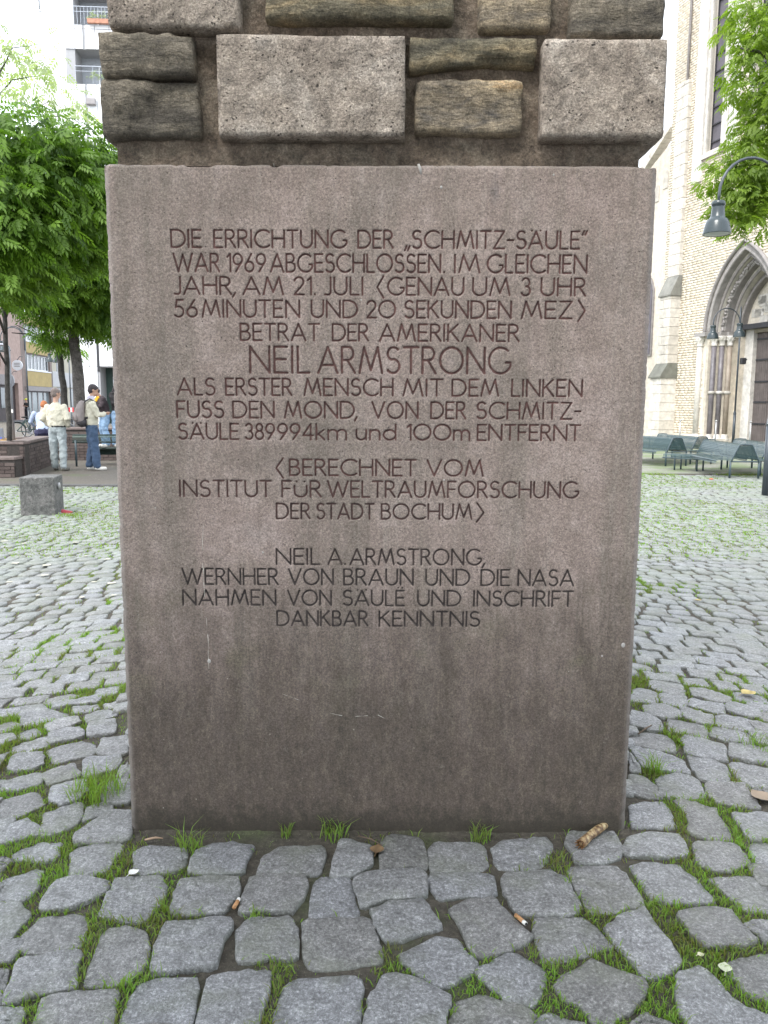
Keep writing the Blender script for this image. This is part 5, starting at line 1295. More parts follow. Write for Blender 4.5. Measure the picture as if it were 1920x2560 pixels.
# thin bollards near the church
M_POST = simple('bollard_steel', (.36, .36, .36), .4, .1, 5, 0, metal=.4)
for i, (a, b_, lab) in enumerate(((1698, 1112, 'leftmost'), (1787, 1116, 'middle'), (1873, 1120, 'rightmost'))):
    p = G(a, b_); e = empty('bollard', (p.x, p.y, 0), 0, lab+' of the three thin knobbed bollards in front of the church', 'bollard', 'thin bollards in front of the church')
    MB().tube([(0, 0, -.02), (0, 0, .86)], .028, 8).build('post', M_POST, e, True); MB().ellip((0, 0, .9), (.042, .042, .042), 10, 6).build('knob', M_POST, e, True)

# ---------------- benches
M_PERF = mat_perf('perforated_blue_green_sheet', (.028, .060, .062)); M_FRM = simple('bench_frame_paint', (.045, .07, .08), .4, .1, 5, 0)
M_PERFD = mat_perf('perforated_dark_green_sheet', (.022, .05, .04)); M_FRMD = simple('dark_bench_frame_paint', (.02, .035, .03), .4, .1, 5, 0)
def sheet_mb(prof, L, t=.012):
    m = MB(); n = len(prof); vs = [(x, y, z) for x in (0, L) for y, z in prof]
    m.add(vs, [(i, i+1, n+i+1, n+i) for i in range(n-1)]); return m
def seat_prof(sgn, y0, z): 
    return [(sgn*y0, z+.02), (sgn*(y0+.10), z-.01), (sgn*(y0+.28), z), (sgn*(y0+.36), z+.005), (sgn*(y0+.41), z-.02), (sgn*(y0+.42), z-.075)]
def bench_legs(e, L, ys, z, mf):
    for x in (.12, L-.12):
        for y in ys: MB().tube([(x, y, 0), (x, y, z)], .022, 8).build('leg', mf, e, True)
def double_bench(label, p, rz, L=1.7, s=.84):
    e = empty('mesh_bench', (p.x, p.y, 0), rz, label, 'bench', 'perforated metal benches in front of the church'); e.scale = (s, s, s)
    for sg in (-1, 1):
        sheet_mb([(sg*.30, .44), (sg*.27, .54), (sg*.17, .76), (sg*.13, .79), (0, .80)], L).build('backrest', M_PERF, e, True)
        st = sheet_mb(seat_prof(sg, .26, .43), L).build('seat', M_PERF, e, True)
        MB().tube([(0, *seat_prof(sg, .26, .43)[4]), (L, *seat_prof(sg, .26, .43)[4])], .014, 6).build('seat_rim', M_FRM, st, True)
        for x in (0, L):
            MB().tube([(x, y, z) for y, z in [(sg*.31, .40), (sg*.30, .46), (sg*.16, .77), (sg*.13, .80), (0, .81)]], .018, 6).build('end_frame', M_FRM, e, True)
    for x in (0, L): MB().add([(x, -.29, .46), (x, .29, .46), (x, .16, .77), (x, -.16, .77)], [(0, 1, 2, 3)]).build('end_panel', M_PERF, e)
    MB().tube([(0, -.31, .40), (0, .31, .40)], .018, 6).build('end_frame', M_FRM, e, True)
    MB().tube([(L*.5, 0, .42), (L*.5, 0, .8)], .014, 6).build('end_frame', M_FRM, e, True)
    for x in (.02, L-.05):
        for y in (-.33, .33): MB().tube([(x, y, 0), (x, y, .42)], .026, 8).build('leg', M_FRM, e, True)
    return e
pE = G(1860, 1196); pF = G(1792, 1170)
rzb = atan2(pF.y-pE.y, pF.x-pE.x)
double_bench('nearest blue-green mesh double bench, its trapezoid end facing the camera', pE, rzb+.12, 2.7)
pE2 = G(1690, 1165); double_bench('leftmost mesh double bench, half hidden by the slab edge', pE2, rzb+.45, 2.8, .84)
pE3 = G(1752, 1160); double_bench('mesh double bench between the nearest and the leftmost one', pE3, rzb+.35, 2.4, .84)
pE4 = G(1935, 1190); double_bench('mesh double bench cut off by the right edge, behind the lamp pole', pE4, rzb+.1, 2.6, .84)
def plain_bench(label, pa, pb, z=.40):
    d = pb-pa; L = sqrt(d.x**2+d.y**2); e = empty('mesh_bench', (pa.x, pa.y, 0), atan2(d.y, d.x), label, 'bench', 'perforated metal benches in front of the church')
    pr = [(-.24, z-.09), (-.235, z-.03), (-.19, z), (.19, z), (.235, z-.03), (.24, z-.09)]; sheet_mb(pr, L).build('seat', M_PERF, e, True)
    for sg in (-1, 1): MB().tube([(0, sg*.24, z-.09), (L, sg*.24, z-.09)], .014, 6).build('seat_rim', M_FRM, e, True)
    for x in (.25, L-.35):
        for y in (-.15, .15): MB().tube([(x, y, 0), (x, y, z-.03)], .02, 8).build('leg', M_FRM, e, True)
plain_bench('backless blue-green mesh bench left of the nearest double bench', G(1668, 1172), G(1788, 1180), .36)

# ---------------- brick planters and the stone block at left
M_BRK = mat_ashlar('dark_red_brick', [(.060, .044, .040), (.085, .063, .056), (.115, .088, .080)])
M_BMOR = simple('planter_mortar', (.045, .038, .034), .9, .3, 20); M_COPE = simple('planter_coping', (.16, .125, .115), .8, .25, 10)
BRME = MB().box(0, .232, -.012, .05, 0, .06).mesh('brick', M_BRK)
def brick_wall(name, label, pa, pb, H, depth, group='brick walls of the raised beds', vert=False):
    d = pb-pa; L = sqrt(d.x**2+d.y**2); e = empty(name, (pa.x, pa.y, 0), atan2(d.y, d.x), label, 'brick wall', group)
    MB().box(0, L, 0, depth, -.05, H-.06).build('wall_core', M_BMOR, e); MB().box(-.02, L+.02, -.03, depth+.02, H-.06, H).build('coping', M_COPE, e, bevel=.012)
    z = .01; r = 0
    while z+.06 < H-.055:
        x = -.12*(r % 2)
        while x < L-.05:
            x0 = max(x, 0); wv = min(x+.232, L)-x0
            if wv > .05: b_ = link('brick', BRME, e); b_.location = (x0, random.uniform(-.004, .003), z); b_.scale = (wv/.232, 1, 1)
            x += .244
        z += .072; r += 1
    return e
cA = G(62, 1189); cB = G(128, 1163); cL = cA+Vector((-4.2, -.25, 0)); cL.z = 0
brick_wall('planter_wall', 'front brick wall of the left raised bed, at the left edge of the picture', cL, cA, .68, .3)
brick_wall('planter_wall', 'side brick wall of the left raised bed, running back beside the man in the cream jacket', cA, cB, .68, .3)
sA = cA+Vector((.0, -.42, 0)); brick_wall('planter_bench', 'low brick ledge in front of the left raised bed', sA+Vector((-4.2, -.25, 0)), sA, .40, .38)
wA, wB = G(118, 1150), G(420, 1152); hW = at_dist(120, 1068, wA.xy.length).z
brick_wall('planter_wall', 'long brick wall behind the bench, hidden on the right by the slab', wA, wB, hW, .3)
wC, wD = at_dist(-120, 1110, 24), at_dist(118, 1110, 24); brick_wall('planter_wall', 'far low brick wall behind the bicycle', wC, wD, .50, .3)
m_, t_, b_2 = nodes('planter_litter'); v_ = coord(t_, True)
t_.links.new(ramp(t_, tnoise(t_, v_, 14, 5, .8), [(.35, (.05, .04, .03)), (.5, (.16, .10, .06)), (.62, (.38, .24, .10)), (.7, (.5, .42, .3))]), b_2.inputs['Base Color']); tbump(t_, b_2, tnoise(t_, v_, 30), .8, .02)
bed = MB().add([(cL.x, cL.y+.25, .60), (cA.x-.1, cA.y+.25, .60), (cB.x-.1, cB.y, .60), (cL.x, cB.y+.3, .60)], [(0, 1, 2, 3)]).build('planting_bed', m_); tag(bed, kind='structure')
lv = MB()
for k in range(260):
    x = random.uniform(cL.x+1.5, cB.x-.2); y = random.uniform(cA.y+.35, cB.y-.1); a = random.uniform(0, 6.3); s_ = random.uniform(.03, .07)
    lv.add([(x, y, .605), (x+cos(a)*s_, y+sin(a)*s_, .61+random.random()*.03), (x+cos(a+.8)*s_*1.3, y+sin(a+.8)*s_*1.3, .62), (x+cos(a+1.6)*s_, y+sin(a+1.6)*s_, .61)], [(0, 1, 2, 3)])
tag(lv.build('fallen_leaves', simple('autumn_leaves', (.36, .22, .08), .7, .5, 3, world=True)), kind='stuff')
# block
bA, bB = G(52, 1288.5), G(138, 1287.5); rzB = atan2(bB.y-bA.y, bB.x-bA.x)+.04; Lb = (bB-bA).length
M_BLK = mat_rock('weathered_concrete', [(.06, .06, .058), (.10, .10, .095), (.135, .13, .125), (.17, .165, .165)], 30, False, 9.0)
e = empty('stone_block', (bA.x, bA.y, 0), rzB, 'dark grey weathered stone cube standing alone on the cobbles at left', 'stone block')
o = MB().box(0, Lb, 0, .47, -.03, .49).build('block_body', M_BLK, e, bevel=.012)
MB().lathe([(0, 0), (.04, 0), (.045, .02), (.02, .03), (0, .03)], (Lb, .2, .36), 12, (1, 0, 0)).build('metal_ring', M_POST, e, True)
pk = G(166, 1284); k = MB(); k.box(-.07, .07, -.02, .02, 0, .045, Matrix.Rotation(.25, 4, 'Y')); o = k.build('crumpled_packet', simple('red_carton', (.28, .03, .05), .6, .2), None, False, (pk.x, pk.y, .0), .3, .008); tag(o, 'small crumpled red packet beside the stone block', 'litter')
pk = G(1778, 1199); k = MB(); k.ellip((0, 0, .012), (.045, .03, .012), 8, 5); tag(k.build('crumpled_wrapper', simple('orange_wrapper', (.6, .12, .06), .5), None, True, (pk.x, pk.y, 0)), 'tiny orange-red wrapper on the gravel in front of the benches', 'litter')
# weeds by the block
pk = G(178, 1290); tag(link('weed_patch', blades(rng.normal(0, .09, (160, 2)), rng.uniform(.03, .07, 160), rng.uniform(.005, .01, 160), .8, 'weed_patch', M_GRASS, -.01), None, (pk.x, pk.y, 0)), 'weed patch at the foot of the stone block', 'weeds')

# bench on the left, seen from behind
p0, p1 = G(184, 1166), G(330, 1166); d_ = p1-p0; BYY = p0.y; Lc = sqrt(d_.x**2+d_.y**2)
lb = empty('mesh_bench', (p0.x, p0.y, 0), atan2(d_.y, d_.x), 'dark green mesh bench at left seen from behind, people standing on it', 'bench')
sheet_mb([(0.0, .56), (.0, .66), (.03, .715), (.07, .72)], Lc).build('backrest', M_PERFD, lb, True)
MB().tube([(0, 0, .555), (Lc, 0, .555)], .016, 6).build('back_rail', M_FRMD, lb, True); MB().tube([(0, .04, .72), (Lc, .04, .72)], .016, 6).build('back_rail', M_FRMD, lb, True)
for x in (.07, Lc-.1): MB().tube([(x, .0, 0), (x, .0, .6)], .024, 8).build('leg', M_FRM, lb, True)
MB().box(.25, Lc, .42, .80, .36, .41).build('seat', M_FRMD, lb, bevel=.02); MB().box(.25, Lc, .78, .81, .22, .37).build('seat_front', M_PERFD, lb)
for x in (.35, 1.0): MB().tube([(x, .6, 0), (x, .6, .37)], .024, 8).build('leg', M_FRM, lb, True)

# ---------------- buildings on the left
pB = at_dist(100, 1045, 78); dv = ray(790, 1010); BW = Wall((pB.x, pB.y), (dv.x, dv.y))
M_YEL = simple('yellow_tile_cladding', (.42, .32, .13), .7, .12, 2, .2, 30); M_BRN2 = simple('brown_frame', (.20, .15, .13), .6, .15, 2)
M_PNK = simple('pink_brick', (.42, .31, .27), .85, .15, 3, .3, 20); M_CRW = simple('cream_render', (.48, .45, .36), .85, .08, 1, .1, 20)
M_WHT = simple('white_window_frame', (.75, .76, .78), .5, .05); M_GLS = mat_glass('window_glass', (.10, .12, .13)); M_GRYF = simple('grey_fascia', (.30, .28, .28), .7, .1)
M_GLL = mat_glass('shop_glass', (.22, .26, .27), .15); M_DKF = simple('dark_shopfront', (.045, .032, .032), .6, .3, 2)
def zz(y, px=100): return BW.uv(px, y)[1]
u0, u1 = BW.U(59), BW.U(134)
yb = BW.root('yellow_building', 'building with yellow tiled bands and ribbon windows, behind the far lamp at left', 'building')
zA_, zB_, zC_, zD_, zE_, zF_ = zz(858), zz(890), zz(927), zz(966), zz(978), 0
fl = zC_-zz(1040); H3 = zB_-zC_
opw = [(u0+1.0, u1-.6, zC_, zB_), (u0+1.0, u1-.6, zA_, zA_+H3), (u0+1.0, u1-.6, zA_+H3+(zA_-zB_), zA_+2*H3+(zA_-zB_)), (u0+1.2, u1-.6, .5, zE_)]
MB_ = wall_cells(u0, u1, 0, 22, opw, 0, .3); MB_.add([(u0,0,0),(u0,12,0),(u0,12,22),(u0,0,22),(u1,0,0),(u1,12,0),(u1,12,22),(u1,0,22)], [(3,2,1,0),(4,5,6,7),(3,7,6,2)]); MB_.build('wall', M_BRN2, yb)
for za_, zb_ in ((zD_, zC_-.12), (zB_+.1, zA_-.1), (zA_+H3+.1, zA_+H3+(zA_-zB_)-.1)): MB().box(u0+.9, u1-.55, -.08, .0, za_, zb_).build('yellow_band', M_YEL, yb)
MB().box(u0+.6, u1-.3, -.14, 0, zE_, zD_-.03).build('shop_fascia', M_GRYF, yb)
for o in opw[:3]:
    n = 7; wv = (o[1]-o[0])/n
    for k in range(n): window(yb, o[0]+k*wv, o[0]+(k+1)*wv, o[2], o[3], .2, M_WHT, M_GLS, 0, 0, .09)
    MB().box(o[0]-.1, o[1]+.1, -.12, .1, o[2]-.12, o[2]-.005).build('sill', M_WHT, yb)
o = opw[3]; wv = (o[1]-o[0])/4
for k in range(4): window(yb, o[0]+k*wv, o[0]+(k+1)*wv, o[2], o[3], .25, M_GRYF, M_GLL, 0, 0, .12, 'shop_window')
# pub at far left
q0, q1 = BW.U(-150), BW.U(58.5)
pb = BW.root('corner_pub', 'pinkish brick pub front with dark ground floor and a round hanging sign, far left', 'building')
zg = zz(955, 45)
opp = [(q1-2.6, q1-1.0, 0, zz(958, 45))]
x = q1-3.2
ups = []
xw = q1-4.4
while xw > q0+2:
    ups.append((xw-2.0, xw, zg+1.1, zg+3.1)); ups.append((xw-2.0, xw, zg+4.9, zg+6.9)); xw -= 3.4
MB_ = wall_cells(q0, q1, 0, 20, opp+ups, 0, .35); MB_.add([(q1,0,0),(q1,12,0),(q1,12,20),(q1,0,20)], [(0,1,2,3)]); MB_.build('wall', M_PNK, pb)
MB().box(q1-2.6, q1-1.0, .3, .36, 0, zz(958, 45)).build('entrance', M_DKF, pb)
for o in ups: window(pb, *o, .25, M_WHT, M_GLS, 1, 1, .1)
MB().box(q0, q1-3.6, -.12, 0, .0, zg-.3).build('dark_shopfront', M_DKF, pb)
MB().box(q0, q1-3.4, -.3, 0, zg-.3, zg+.5).build('cornice', M_GRYF, pb)
for k in range(6): MB().box(q1-5.2-k*2.2, q1-4.0-k*2.2, -.16, -.12, 1.0, 2.6).build('shop_window', M_GLS, pb)
MB().box(BW.U(2, -.2), BW.U(9, -.2), -.2, -.13, zz(957, 5), zz(941, 5)).build('menu_frame', M_WHT, pb)
def disc_sign(px, py, rpx, rx, label, mat):
    u_, z_ = BW.uv(px, py, -1.0); dist = (BW.o+BW.u*u_-C0).length; r_ = rpx/1970*dist
    p = BW.o+BW.u*u_-BW.n*1.0
    e = empty('round_sign', (p.x, p.y, z_), 0, label, 'sign', 'round signs on the pub')
    MB().lathe([(0, -.06), (r_, -.06), (r_, .06), (0, .06)], (0, 0, 0), 28, (0, 1, 0)).build('sign_disc', mat, e); e.scale = (rx, 1, 1)
    for k in range(3): MB().box(-r_*.55, r_*.55, -.075, -.061, r_*(.3-.3*k), r_*(.3-.3*k)+.05).build('sign_stripe', M_GRYF, e)
    MB().tube([(0, 0, r_), (0, .5, r_+.3), (0, 1.0, r_+.3)], .03, 6).build('sign_bracket', M_IRO, e)
disc_sign(43.5, 913, 11.5, 1, 'round white sign hanging on the pub wall, the higher of the two', simple('sign_white', (.8, .82, .85), .4, .03))
disc_sign(28.5, 952, 13, .5, 'narrow oval grey sign below the round white one', simple('sign_grey', (.35, .36, .38), .4, .05))
# cream building and grey neighbour
r0, r1 = BW.U(134)+.02, BW.U(185)
cb = BW.root('cream_building', 'narrow cream rendered building between the yellow building and the white one', 'building')
ow = []
for zf in (zz(945, 150), zz(945, 150)+3.4, zz(945, 150)+6.8):
    for k in range(4): ow.append((r0+1.2+k*3.4, r0+3.2+k*3.4, zf, zf+2.0))
ow = [o for o in ow if o[1] < r1-.2]+[(r0+1.0, r0+3.6, 0, 2.9), (r0+5, r0+9, .6, 2.9)]
MB_ = wall_cells(r0, r1, 0, 18, ow, 0, .3); MB_.add([(r0,0,0),(r0,12,0),(r0,12,18),(r0,0,18)], [(3,2,1,0)]); MB_.build('wall', M_CRW, cb)
MB().box(r0, r1, -.03, -.003, 2.95, zz(930, 150)).build('grey_panel', simple('pale_grey_panel', (.5, .5, .5), .7, .05), cb)
for o in ow: window(cb, *o, .22, M_WHT, M_GLS, 1, 0, .1)
# modern white block, tall
pW = at_dist(205, 1050, 58); WW = Wall((pW.x, pW.y), (1, .06))
M_WPAN = simple('white_cladding_panel', (.80, .81, .83), .5, .03, 1, .05); M_JNT = simple('joint_grey', (.35, .35, .36), .8, .05)  # plain grey wall behind, seen in the panel joints
wb = WW.root('white_block', 'tall white modern building with balconies, behind the tree trunks at left', 'building')
w0, w1 = WW.U(205), WW.U(520); wt = WW.U(88, 0, 60)
zJ = WW.uv(230, 916)[1]; zG = WW.uv(260, 918)[1]
rec = (WW.U(253), WW.U(330), 0, zG)
MBw = wall_cells(w0, w1, 0, 31, [rec, (WW.U(186, 0, 60), WW.U(300, 0, 60), WW.uv(200, 62)[1], WW.uv(200, -20)[1]), (WW.U(188, 0, 150), WW.U(300, 0, 150), WW.uv(200, 210)[1], WW.uv(200, 123)[1])], .02, 1.4)
MBw.build('wall', M_JNT, wb)
# cladding panels proud of the joints
pu = [w0, WW.U(228), WW.U(247.5)]; 
zl = [0, zJ]; z = zJ
while z < 31: z += 3.55; zl.append(min(z, 31))
holes = [rec, (WW.U(186, 0, 60), WW.U(300, 0, 60), WW.uv(200, 62)[1], WW.uv(200, -20)[1]), (WW.U(188, 0, 150), WW.U(300, 0, 150), WW.uv(200, 210)[1], WW.uv(200, 123)[1])]
us_ = [w0, WW.U(228), WW.U(247.5), WW.U(253), WW.U(276), WW.U(310), WW.U(360), w1]
for a, b_ in zip(us_[:-1], us_[1:]):
    if abs(a-WW.U(247.5)) < 1e-6: MB().box(a, b_, -.02, .015, 0 if False else zG-.3, 12).build('dark_strip', M_IRO, wb); continue
    for c, d in zip(zl[:-1], zl[1:]):
        cuts = [(c, d)]
        for h_ in holes:
            if a < h_[1] and b_ > h_[0]: cuts = [q for s_ in cuts for q in ((s_[0], min(s_[1], h_[2])), (max(s_[0], h_[3]), s_[1])) if q[1]-q[0] > .05]
        for c2, d2 in cuts: MB().box(a+.02, b_-.02, -.05, .018, c2+.02, d2-.02).build('cladding_panel', M_WPAN, wb)
# upper left part of the block, wider than the base
MB().box(wt, w0-.02, .5, 12, WW.uv(100, 330)[1], 31).build('upper_wing', M_WPAN, wb)
window(wb, WW.U(94, .5, 15), WW.U(104, .5, 15), WW.uv(98, 28, .5)[1], WW.uv(98, -30, .5)[1], .49, M_WHT, M_GLS, 0, 0, .08)
M_RAIL = simple('steel_railing', (.42, .45, .50), .4, .05, 3, 0, metal=.3); M_GRN = simple('green_recess', (.03, .06, .05), .6, .2)
MB().box(rec[0], rec[1], 1.38, 1.45, 0, zG).build('recess_back', M_GRN, wb); window(wb, rec[0]+.5, rec[0]+2.2, 1.0, zG-.6, 1.3, M_WHT, M_GLS, 1, 1, .08)
for h_, box in ((holes[1], True), (holes[2], False)):
    a, b_, c, d = h_
    MB().box(a, b_, 1.36, 1.42, c, d).build('balcony_back', simple('balcony_grey', (.38, .40, .43), .7, .1), wb)
    window(wb, a+1.1, a+2.0, c+.1, d-.5, 1.33, M_WHT, M_GLS, 0, 0, .08, 'balcony_door'); window(wb, a+2.3, a+3.4, c+.1, d-.5, 1.33, M_WHT, M_GLS, 0, 0, .08, 'balcony_door')
    rl = MB(); rl.tube([(a, -.1, c+1.05), (b_, -.1, c+1.05)], .03, 6); rl.tube([(a, -.1, c+.75), (b_, -.1, c+.75)], .02, 6)
    x = a
    while x < b_: rl.tube([(x, -.1, c), (x, -.1, c+1.05)], .015, 5); x += .22 if box else 1.1
    rl.build('balcony_railing', M_RAIL, wb)
    if box:
        MB().box(a+.9, a+3.2, -.35, -.13, c+.0, c+.26).build('flower_box', simple('terracotta', (.42, .2, .13), .7), wb)
    fl_ = foliage([((a+1.6, -.2, c+.55), (.9, .15, .25), 60)], .18, .09, 5, .3, 5); tag(np_obj('balcony_plants', fl_[0], fl_[1], M_LEAFP, wb, fl_[2]), kind='stuff')
u_, z_ = WW.uv(230, 257); MB().box(u_-.3, u_+.3, -.35, -.06, z_-.2, z_+.2).build('ac_unit', M_GRYF, wb, bevel=.04)  # boxy air-conditioning unit on the facade, gives no light

# ---------------- people
M_SKIN = simple('skin', (.50, .30, .22), .55, .06, 8, 0); 
def loft(m, pts, rr, n=14, ref=(0, 1, 0)):
    pts = [Vector(p) for p in pts]
    # hemispherical ends keep limbs closed and round
    mn_ = lambda q: min(q) if isinstance(q, tuple) else q
    a0_, a1_ = pts[0]-(pts[1]-pts[0]).normalized()*.6*mn_(rr[0]), pts[-1]+(pts[-1]-pts[-2]).normalized()*.6*mn_(rr[-1])
    g = lambda r_, k: tuple(q*k for q in r_) if isinstance(r_, tuple) else (r_*k, r_*k)
    m.tube([a0_]+pts+[a1_], [g(rr[0], .55)]+[g(r_, 1) for r_ in rr]+[g(rr[-1], .55)], n, True, ref)
def soft(m, name, mat, parent, vox=.012, sm=2, wr=0, fac=.5):
    o = m.build(name, mat, parent, True); r_ = o.modifiers.new('remesh', 'REMESH'); r_.mode = 'VOXEL'; r_.voxel_size = vox; r_.use_smooth_shade = True
    s_ = o.modifiers.new('smooth', 'SMOOTH'); s_.iterations = sm; s_.factor = fac; 
    if wr:
        tx = bpy.data.textures.get('cloth_folds') or bpy.data.textures.new('cloth_folds', 'CLOUDS'); tx.noise_scale = .09; tx.noise_depth = 2
        d = o.modifiers.new('folds', 'DISPLACE'); d.texture = tx; d.strength = wr; d.mid_level = .5; d.texture_coords = 'LOCAL'
    return o
def add_hand(m, w_, d, up, s=1.0):
    """palm, four unequal bent fingers and a thumb; d forward, up = back of the hand"""
    w_, d, up = Vector(w_), Vector(d).normalized(), Vector(up).normalized(); sd_ = d.cross(up).normalized()
    loft(m, [w_, w_+d*.045*s, w_+d*.085*s], [(.018*s, .026*s), (.017*s, .038*s), (.014*s, .036*s)], 8, up)
    for k, L_ in enumerate((.062, .072, .068, .052)):
        b_ = w_+d*.085*s+sd_*(.030-.020*k)*s; loft(m, [b_, b_+d*L_*.55*s-up*.006*s, b_+d*L_*.9*s-up*.028*s], [.0095*s, .0088*s, .0075*s], 6)
    b_ = w_+d*.02*s+sd_*.03*s; loft(m, [b_, b_+d*.03*s+sd_*.022*s, b_+d*.06*s+sd_*.024*s-up*.01*s], [.012*s, .011*s, .009*s], 6)
def person(label, loc, rz, J, c_top, c_leg, c_hair, c_shoe, H=1.75, hair_long=False, sleeves='long', jacket=True, group=None, vox=.013, hair=True, slim=1.0, hands=(True, True), belt=False):
    """J: joints in metres for a 1.75 m figure, facing local +Y"""
    e = empty('person', loc, rz, label, 'person', group); s = H/1.75; e.scale = (s, s, s)
    D_ = dict(head=(0, .02, 1.635), neck=(0, 0, 1.47), chest=(0, 0, 1.28), waist=(0, 0, 1.05), pelvis=(0, 0, .93),
              shL=(-.175, 0, 1.385), elL=(-.25, -.03, 1.13), haL=(-.24, .08, .88), shR=(.175, 0, 1.385), elR=(.25, -.03, 1.13), haR=(.24, .08, .88),
              hipL=(-.09, 0, .90), knL=(-.10, .02, .50), anL=(-.11, -.02, .09), hipR=(.09, 0, .90), knR=(.10, .02, .50), anR=(.11, -.02, .09), toeL=None, toeR=None, face=(0, 1, 0)); D_.update(J)
    D_ = {k: (Vector(v) if v is not None else None) for k, v in D_.items()}; k_ = slim
    for a in 'LR':
        if D_['toe'+a] is None: D_['toe'+a] = D_['an'+a]+Vector((-.03 if a == 'L' else .03, .17, -.05))
    # body: one continuous skin surface
    b = MB(); hd = D_['head']; fc = D_['face'].normalized(); upv = (hd-D_['neck']).normalized(); sd_ = fc.cross(upv).normalized(); fc = upv.cross(sd_)
    rot = Matrix((sd_, fc, upv)).transposed().to_4x4()
    b.ellip(hd+upv*.035, (.077, .096, .092), 18, 12, rot); b.ellip(hd-upv*.045+fc*.018, (.058, .072, .072), 14, 9, rot)
    b.ellip(hd+fc*.098-upv*.012, (.012, .016, .022), 8, 6, rot)
    for q in (-1, 1): b.ellip(hd+sd_*.080*q-upv*.005-fc*.01, (.010, .018, .030), 8, 6, rot)
    loft(b, [D_['neck']-upv*.05, D_['neck']+upv*.03, hd-upv*.05], [.058, .052, .055])
    loft(b, [D_['pelvis'], D_['waist'], D_['chest'], D_['chest'].lerp(D_['neck'], .6)], [(.10*k_, .145*k_), (.09*k_, .125*k_), (.105*k_, .155*k_), (.07, .13)])
    for a in 'LR':
        loft(b, [D_['sh'+a], D_['el'+a], D_['ha'+a]], [.048, .038, .026], 10)
        dr_ = (D_['ha'+a]-D_['el'+a]).normalized(); up2 = Vector((0, -.3, 1)) if abs(dr_.z) < .7 else Vector((-1 if a == 'L' else 1, 0, 0))
        up2 = (up2-dr_*up2.dot(dr_)).normalized()
        if hands[0 if a == 'L' else 1]: add_hand(b, D_['ha'+a], dr_, up2, 1.05)
        loft(b, [D_['hip'+a], D_['kn'+a], D_['an'+a]], [.080, .052, .036], 10)
        loft(b, [D_['an'+a]-Vector((0, .02, .02)), D_['toe'+a]], [.035, .028], 8)
    soft(b, 'body', M_SKIN, e, vox, 2)
    for q in (-1, 1):
        MB().ellip(hd+fc*.088+sd_*.03*q+upv*.012, (.012, .008, .008), 8, 6, rot).build('eye', simple('eye', (.05, .04, .035), .3, .1), e, True)
    MB().ellip(hd+fc*.088-upv*.048, (.022, .007, .006), 8, 5, rot).build('mouth', simple('lips', (.36, .14, .11), .5, .1), e, True)
    t = MB(); w_ = 1.0
    if jacket:
        loft(t, [D_['pelvis']+(D_['waist']-D_['pelvis'])*.15, D_['waist'], D_['waist'].lerp(D_['chest'], .55), D_['chest']+(D_['neck']-D_['chest'])*.15, D_['chest'].lerp(D_['neck'], .62), D_['neck']-upv*.02], [(.125*k_, .175*k_), (.138*k_, .19*k_), (.138*k_, .198*k_), (.132*k_, .20*k_), (.095, .165), (.062, .07)], 18)
        for a in 'LR': loft(t, [D_['sh'+a]+Vector((0, 0, -.005)), D_['sh'+a].lerp(D_['el'+a], .5), D_['el'+a], D_['el'+a].lerp(D_['ha'+a], .6), D_['ha'+a].lerp(D_['el'+a], .06)], [.072, .068, .062, .055, .042], 12)
    else:
        loft(t, [D_['pelvis'], D_['waist'], D_['chest'], D_['chest'].lerp(D_['neck'], .62), D_['neck']-upv*.03], [(.118*k_, .165*k_), (.105*k_, .145*k_), (.122*k_, .175*k_), (.085, .15), (.06, .065)], 16)
        for a in 'LR':
            end = .98 if sleeves == 'long' else .45
            P_ = [D_['sh'+a], D_['el'+a], D_['ha'+a].lerp(D_['el'+a], .08)] if sleeves == 'long' else [D_['sh'+a], D_['sh'+a].lerp(D_['el'+a], .75)]
            loft(t, P_, [.066, .054, .038][:len(P_)] if sleeves == 'long' else [.068, .062], 12)
    soft(t, 'jacket' if jacket else 'shirt', c_top, e, vox, 2, .05 if jacket else .025)
    l = MB(); loft(l, [D_['waist'].lerp(D_['pelvis'], .55), D_['pelvis'], (D_['hipL']+D_['hipR'])/2-Vector((0, 0, .05))], [(.105*k_, .152*k_), (.122*k_, .172*k_), (.105*k_, .15*k_)], 16)
    for a in 'LR': loft(l, [D_['hip'+a], D_['hip'+a].lerp(D_['kn'+a], .45), D_['kn'+a], D_['kn'+a].lerp(D_['an'+a], .5), D_['an'+a]+Vector((0, 0, .0))], [(.108, .102), .098, .084, .080, .076], 12)
    soft(l, 'trousers', c_leg, e, vox, 2, .045)
    if belt: 
        pv = D_['pelvis'].lerp(D_['waist'], .25); m_b = MB(); loft(m_b, [pv-Vector((0, 0, .008)), pv+Vector((0, 0, .008))], [(.126*k_, .176*k_), (.126*k_, .176*k_)], 18); m_b.build('belt', simple('dark_belt', (.02, .02, .022), .5), e, True)
    for a in 'LR':
        f = MB(); an, to = D_['an'+a], D_['toe'+a]; loft(f, [an+(an-to).normalized()*.03-Vector((0, 0, .045)), an.lerp(to, .5)-Vector((0, 0, .025)), to], [(.040, .040), (.042, .046), (.030, .042)], 12); soft(f, 'shoe', c_shoe, e, vox, 1)
    if hair:
        h = MB(); h.ellip(hd+upv*.048-fc*.010, (.086, .103, .088), 18, 12, rot); h.ellip(hd+upv*.0-fc*.042, (.079, .070, .075), 14, 9, rot)
        if hair_long: loft(h, [hd-fc*.05, hd-fc*.075-upv*.12, hd-fc*.07-upv*.25], [.075, .075, .045])
        o = h.build('hair', c_hair, e, True); tx = bpy.data.textures.get('hair_tufts') or bpy.data.textures.new('hair_tufts', 'CLOUDS'); tx.noise_scale = .03
        d = o.modifiers.new('tufts', 'DISPLACE'); d.texture = tx; d.strength = .014; d.mid_level = .6; d.texture_coords = 'LOCAL'
    return e, D_, (rot, upv, fc, sd_)
